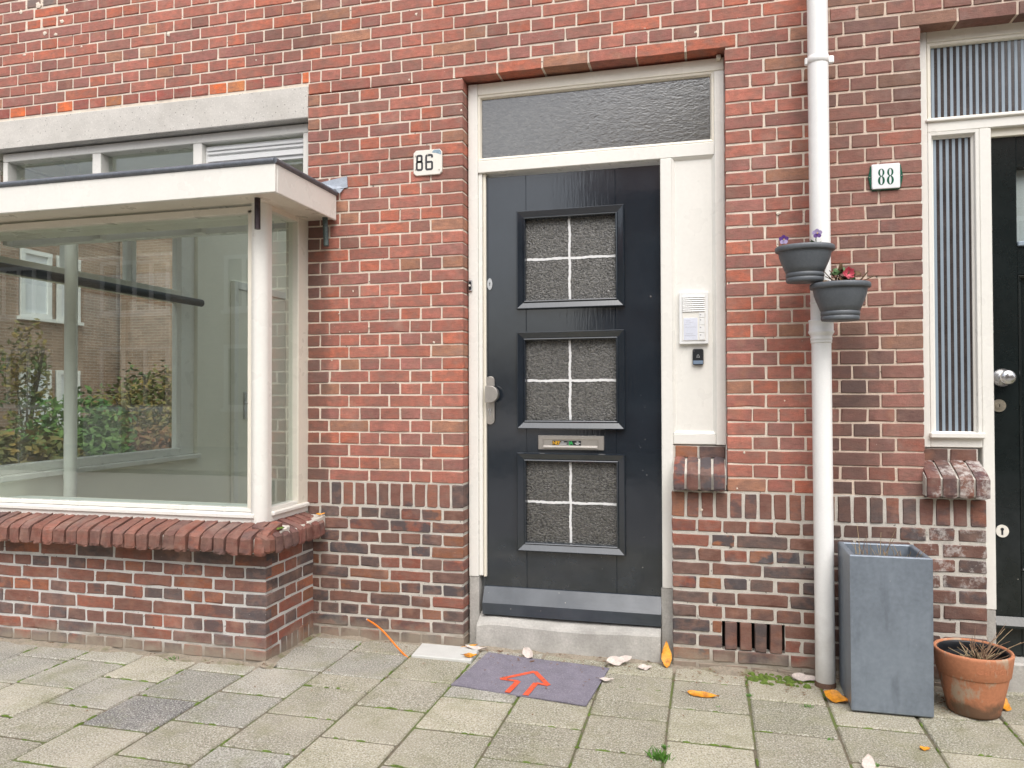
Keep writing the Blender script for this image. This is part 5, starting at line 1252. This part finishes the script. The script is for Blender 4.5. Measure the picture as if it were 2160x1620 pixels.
for i in range(len(mb.v)): mb.v[i] = (mb.v[i][0], mb.v[i][1], mb.v[i][2] + .00004 * (i // 56))
mb.build("arrow_print", "mat_red", dm)
# pale loose tile and the orange tube
mb = MB(); q = [(-1.369, -.012), (-1.071, -.010), (-1.062, -.185), (-1.355, -.181)]; b_ = .004; n = 4
cx, cy = sum(p[0] for p in q) / 4, sum(p[1] for p in q) / 4
ins = [(cx + (x - cx) * .975, cy + (y - cy) * .96) for x, y in q]
mb.add([(x, y, ZG - .01) for x, y in q] + [(x, y, ZG + .008) for x, y in q] + [(x, y, ZG + .012) for x, y in ins], [(i, 4 + i, 4 + (i + 1) % 4, (i + 1) % 4) for i in range(4)] + [(4 + i, 8 + i, 8 + (i + 1) % 4, 4 + (i + 1) % 4) for i in range(4)] + [(8, 11, 10, 9)][:1] )
mb.f = [f[::-1] if i < 8 and False else f for i, f in enumerate(mb.f)]
tag(mb.build("floor_tile", "pale_tile"), "pale grey smooth tile lying on the paving left of the doormat", "tile")
mb = MB(); A, B = Vector((-1.655, -.022, .088)), Vector((-1.352, -.19, ZG + .004)); pts = []
for i in range(15):
    s_ = i / 14; p = A.lerp(B, s_); p.z += .012 * sin(s_ * pi * 1.7) - .006 * s_; pts.append(p)
mb.tube(pts, .0042, 10); o = mb.build("cable_tube", "cable_orange"); tag(o, "thin orange cable duct sticking up from the paving against the brick wall", "cable")
mb = MB(); d = (pts[0] - pts[1]).normalized(); mb.tube([pts[0], pts[0] + d * .006], .0040, 10); mb.build("duct_end", "sticker_white", o)

# fallen leaves
def leaf(x, y, L, wid, ang, mat, label, curl=.25, tilt=0, pitch=0, z=ZG + .004, stem=True, fold=.25):
    g = random.Random(int(abs(x) * 1000 + abs(y) * 77)); n = 9; v = []
    M3 = Matrix.Rotation(ang, 3, 'Z') @ Matrix.Rotation(-pitch, 3, 'Y') @ Matrix.Rotation(tilt, 3, 'X')
    for i in range(n + 1):
        t_ = i / n; w = wid * (sin(pi * t_ ** .85) ** .75 * (1.05 - .3 * t_) if 0 < t_ < 1 else 0) * (1 + g.uniform(-.14, .1))
        zc = curl * L * (t_ - .5) ** 2 * .8
        for s_ in (-1, -.5, 0, .5, 1): v.append(M3 @ Vector((L * (t_ - .5), w * s_ * .5, zc + fold * wid * .3 * abs(s_) ** 1.4 + .06 * wid * sin(t_ * 11 + s_ * 2 + x * 40) + g.uniform(-.02, .02) * wid)))
    fs = [(i * 5 + j, i * 5 + j + 1, (i + 1) * 5 + j + 1, (i + 1) * 5 + j) for i in range(n) for j in range(4)]
    lo = min(p.z for p in v); off = Vector((x, y, z - lo))
    k = len(v); th = M3 @ Vector((0, 0, -.0006))
    mb = MB(); mb.add([p + off for p in v] + [p + off + th for p in v], fs + [tuple(q + k for q in f[::-1]) for f in fs], True)
    ob = mb.build("fallen_leaf", mat); tag(ob, label, "leaf", "fallen leaves on the paving")
    if stem:
        s0 = v[2] + off; dirn = (M3 @ Vector((-1, .15, .02))); mb = MB(); mb.tube([s0, s0 + dirn * L * .12, s0 + dirn * L * .24], [.0011, .0009, .0007], 5); mb.build("leaf_stem", "dried_leaf", ob)
    return ob
leaf(-.190, -.012, .118, .050, radians(95), "leaf_orange", "large orange leaf leaning on the stone at the door's right jamb", .1, 0, radians(62), ZG, True, .2)
leaf(-.82, -.055, .085, .050, radians(-50), "leaf_pale", "pale curled leaf on the dirt below the middle of the threshold", .5, radians(28), radians(-14), ZG + .006, True, .3)
leaf(-.400, -.050, .125, .062, radians(24), "leaf_pale", "large pale leaf at the doormat's upper right corner", .3, radians(24), radians(6), ZG + .008, True, .25)
leaf(-.283, -.078, .064, .038, radians(22), "leaf_pale", "small pale leaf between the large pale leaf and the orange leaf", .3, radians(20), 0, ZG + .003, True, .25)
leaf(-.428, -.275, .062, .026, radians(8), "leaf_pale", "small pale leaf lying on the doormat's right edge", .3, radians(10), 0, ZG + .012, True, .25)
leaf(-.028, -.327, .125, .036, radians(-6), "leaf_orange", "slim orange leaf lying on the slabs below the air vent", .2, radians(22), 0, ZG + .003, True, .5)
leaf(.488, -.245, .095, .062, radians(-20), "leaf_orange", "broad orange leaf at the foot of the downpipe beside the planter", .4, radians(25), radians(-10), ZG + .004, True, .4)
leaf(.392, -.058, .115, .042, radians(-6), "leaf_pale", "pale pointed leaf tucked behind the foot of the downpipe", .2, radians(30), 0, ZG + .008, True, .3)
leaf(.716, -.618, .036, .026, radians(10), "leaf_orange", "tiny orange leaf scrap on the slab in front of the planter", .4, radians(10), 0, ZG + .003, False, .3)
leaf(.502, -.800, .075, .050, radians(80), "leaf_pale", "pale leaf at the very bottom edge of the paving", .5, radians(15), radians(20), ZG + .003, False, .3)
leaf(1.108, -.165, .075, .05, radians(80), "leaf_orange", "orange leaf half hidden behind the terracotta pot", .3, radians(20), radians(30), ZG + .003, False, .3)
leaf(-1.125, -.012, .085, .034, radians(20), "leaf_orange", "orange leaf under a pale one at the brick corner by the door", .5, radians(20), radians(12), ZG + .004, False, .4)
leaf(-1.085, -.030, .110, .034, radians(-4), "leaf_pale", "long pale curled leaf at the brick corner by the door", .5, radians(10), 0, ZG + .010, True, .5)
leaf(-1.078, -.145, .062, .034, radians(14), "leaf_orange", "orange leaf at the pale tile's corner beside the doormat", .4, radians(16), 0, ZG + .014, True, .4)
leaf(-1.99, -.04, .05, .02, radians(50), "leaf_orange", "small orange leaf scrap on the bay's brick sill corner", .4, radians(16), 0, .605, False, .4).location += Vector((.085, 0, 0))

# dirt gathered along the foot of the wall
def dirt_strip(name, pts, out, label):
    g = random.Random(len(pts)); v = []; fs = []; m_ = 12; nn = 0
    for (ax, ay), (bx_, by_) in zip(pts[:-1], pts[1:]):
        L = math.hypot(bx_ - ax, by_ - ay); n = max(2, int(L / .018)); o = len(v)
        dx, dy_ = (bx_ - ax) / L, (by_ - ay) / L; nx_, ny_ = dy_, -dx
        for i in range(n + 1):
            for j in range(m_ + 1):
                d = j / m_; x = ax + dx * L * i / n + nx_ * d * out; y = ay + dy_ * L * i / n + ny_ * d * out
                wv = .5 + .5 * sin(x * 9.1 + 1.3 * sin(x * 23 + y * 11)) * cos(y * 13 + x * 3.7)
                hgt = .015 * (1 - d) ** 1.8 * (.45 + wv) - .0045 * d - .001 + g.uniform(-.0012, .0012)
                v.append((x, y, ZG - .0035 + hgt))
        for i in range(n):
            for j in range(m_): q = o + i * (m_ + 1) + j; fs.append((q, q + m_ + 1, q + m_ + 2, q + 1)[::-1])
    mb = MB(); mb.add(v, fs, True); o = stuff(mb.build(name, "sand_dirt")); o['label'] = label; o['category'] = "dirt"
    return o
dirt_strip("dirt", [(BL, BY - .001), (BX + .06, BY - .001)], .10, "sandy dirt gathered along the foot of the bay")
dirt_strip("dirt", [(BX + .001, BY - .05), (BX + .001, .003)], .07, "sandy dirt in the corner beside the bay")
dirt_strip("dirt", [(BX, .003), (-1.15, .003)], .075, "sandy dirt along the wall left of the door")
dirt_strip("dirt", [(-1.15, .03), (-.20, .03)], .12, "sandy dirt and debris below the stone threshold")
dirt_strip("dirt", [(-.21, .003), (1.12, .003)], .12, "sandy dirt with moss along the wall right of the door")
mb = MB(); g = random.Random(77)
def bit(x, y, z=ZG + .004):
    s_ = g.uniform(.003, .011); a = g.uniform(0, 6.28); w = s_ * g.uniform(.2, .5); dx, dy_ = cos(a) * s_, sin(a) * s_; k = g.uniform(0, .4) * s_
    mb.add([(x - dx, y - dy_, z), (x + dy_ * w / s_, y - dx * w / s_, z + k), (x + dx, y + dy_, z + .001), (x - dy_ * w / s_, y + dx * w / s_, z + k * .4)], [(0, 1, 2, 3)])
for i in range(330):
    t_ = g.random()
    if t_ < .35: bit(g.uniform(-1.1, -.2), g.uniform(-.14, .02), ZG + .007)
    elif t_ < .6: bit(g.uniform(-.16, .5), g.uniform(-.2, -.01), ZG + .006)
    elif t_ < .72: bit(g.uniform(.3, .56), g.uniform(-.27, -.1), ZG + .006)
    elif t_ < .8: bit(g.uniform(-1.0, -.5), g.uniform(-.45, -.1), ZG + .010)
    elif t_ < .9: bit(g.uniform(-2.2, -1.1), g.uniform(-.5, -.03), ZG + .005)
    else: bit(g.uniform(-2.4, 1.1), g.uniform(-1.2, -.1), ZG + .004)
for i in range(60): bit(g.uniform(.83, .93), g.uniform(-.3, -.05), ZG + .006)
o = stuff(mb.build("leaf_litter", "litter")); o['label'] = "crumbs of dry brown leaf scattered over dirt and paving"; o['category'] = "litter"
# weeds
def weed(x, y, n, L, label, seed):
    g = random.Random(seed); root = empty("weed_tuft", (x, y, ZG), label, "weed", None, "weeds growing in the paving joints"); mb = MB()
    for i in range(n):
        a = g.uniform(0, 6.28); l = L * g.uniform(.4, 1); bx_, by_ = x + g.gauss(0, L * .45), y + g.gauss(0, L * .25); w = .0016 + .0012 * g.random(); ln = g.uniform(.3, 1.0)
        d = Vector((cos(a) * ln, sin(a) * ln, 1)).normalized(); s_ = Vector((-sin(a), cos(a), 0)) * w; p = Vector((bx_, by_, ZG - .004))
        mb.add([p - s_, p + s_, p + d * l * .6 + s_ * .8, p + d * l + Vector((cos(a), sin(a), -.3)) * l * .15, p + d * l * .6 - s_ * .8], [(0, 1, 2, 3, 4)])
    mb.build("blades", "grass_blade", root)
weed(-.170, -.905, 70, .045, "bright green grass tuft in the joint at the bottom of the picture", 1)
weed(.372, -.335, 36, .018, "small grey-green weed on the slab left of the broad orange leaf", 2)
weed(-2.42, -.48, 14, .03, "small green weed in the joint at the foot of the bay", 3)
weed(.155, -.27, 26, .016, "tiny weed in the slab joint left of the downpipe", 4)
weed(.41, -.615, 22, .014, "tiny bright weed in the joint in front of the planter", 5)
weed(.53, -.775, 26, .016, "tiny weed beside the pale leaf at the bottom edge", 6)
weed(-.155, -.815, 18, .02, "tiny dark weed in the joint above the grass tuft", 7)
weed(.03, -.42, 18, .012, "tiny flat weed on the slab below the slim orange leaf", 8)
# moss cushions in joints and by the wall
mb = MB(); g = random.Random(13)
def cushion(x, y, rx, ry, h, z=ZG - .004):
    v = []; n = 9
    for j, (rr, hh) in enumerate(((1, 0), (.8, .6), (.45, .92))):
        for k in range(n): a = 2 * pi * k / n; q = rr * (1 + g.uniform(-.2, .2)); v.append((x + cos(a) * rx * q, y + sin(a) * ry * q, z + h * hh + g.uniform(-.0006, .0006)))
    v.append((x, y, z + h)); fs = [(j * n + k, j * n + (k + 1) % n, (j + 1) * n + (k + 1) % n, (j + 1) * n + k) for j in (0, 1) for k in range(n)] + [(2 * n + k, 2 * n + (k + 1) % n, 3 * n) for k in range(n)]
    mb.add(v, fs, True)
for i in range(420):
    if g.random() < .6:
        x = g.choice(XJ[5:20]); y = g.uniform(-1.6, -.05)
        if sin(x * 3 + y * 4.3) + g.uniform(-.8, .8) < .25: continue
        cushion(x + g.uniform(-.003, .003), y, g.uniform(.003, .006), g.uniform(.008, .028), g.uniform(.004, .0065))
    else:
        i_ = g.randrange(6, 19); ref = YREF.get(i_, -.75); y = ref + .288 * g.randrange(-3, 2); x = g.uniform(XJ[i_], XJ[i_ + 1])
        cushion(x, y + g.uniform(-.003, .003), g.uniform(.008, .028), g.uniform(.003, .006), g.uniform(.004, .0065))
for i in range(46): cushion(g.uniform(.16, .42), g.uniform(-.13, -.02), g.uniform(.008, .025), g.uniform(.008, .018), g.uniform(.008, .02), ZG - .003)
for i in range(14): cushion(g.uniform(-1.955, -1.90), g.uniform(-.44, -.40), g.uniform(.006, .014), g.uniform(.006, .012), .008, .598)
o = stuff(mb.build("moss_cushions", "moss")); o['label'] = "green moss growing in the paving joints and along the wall"; o['category'] = "moss"
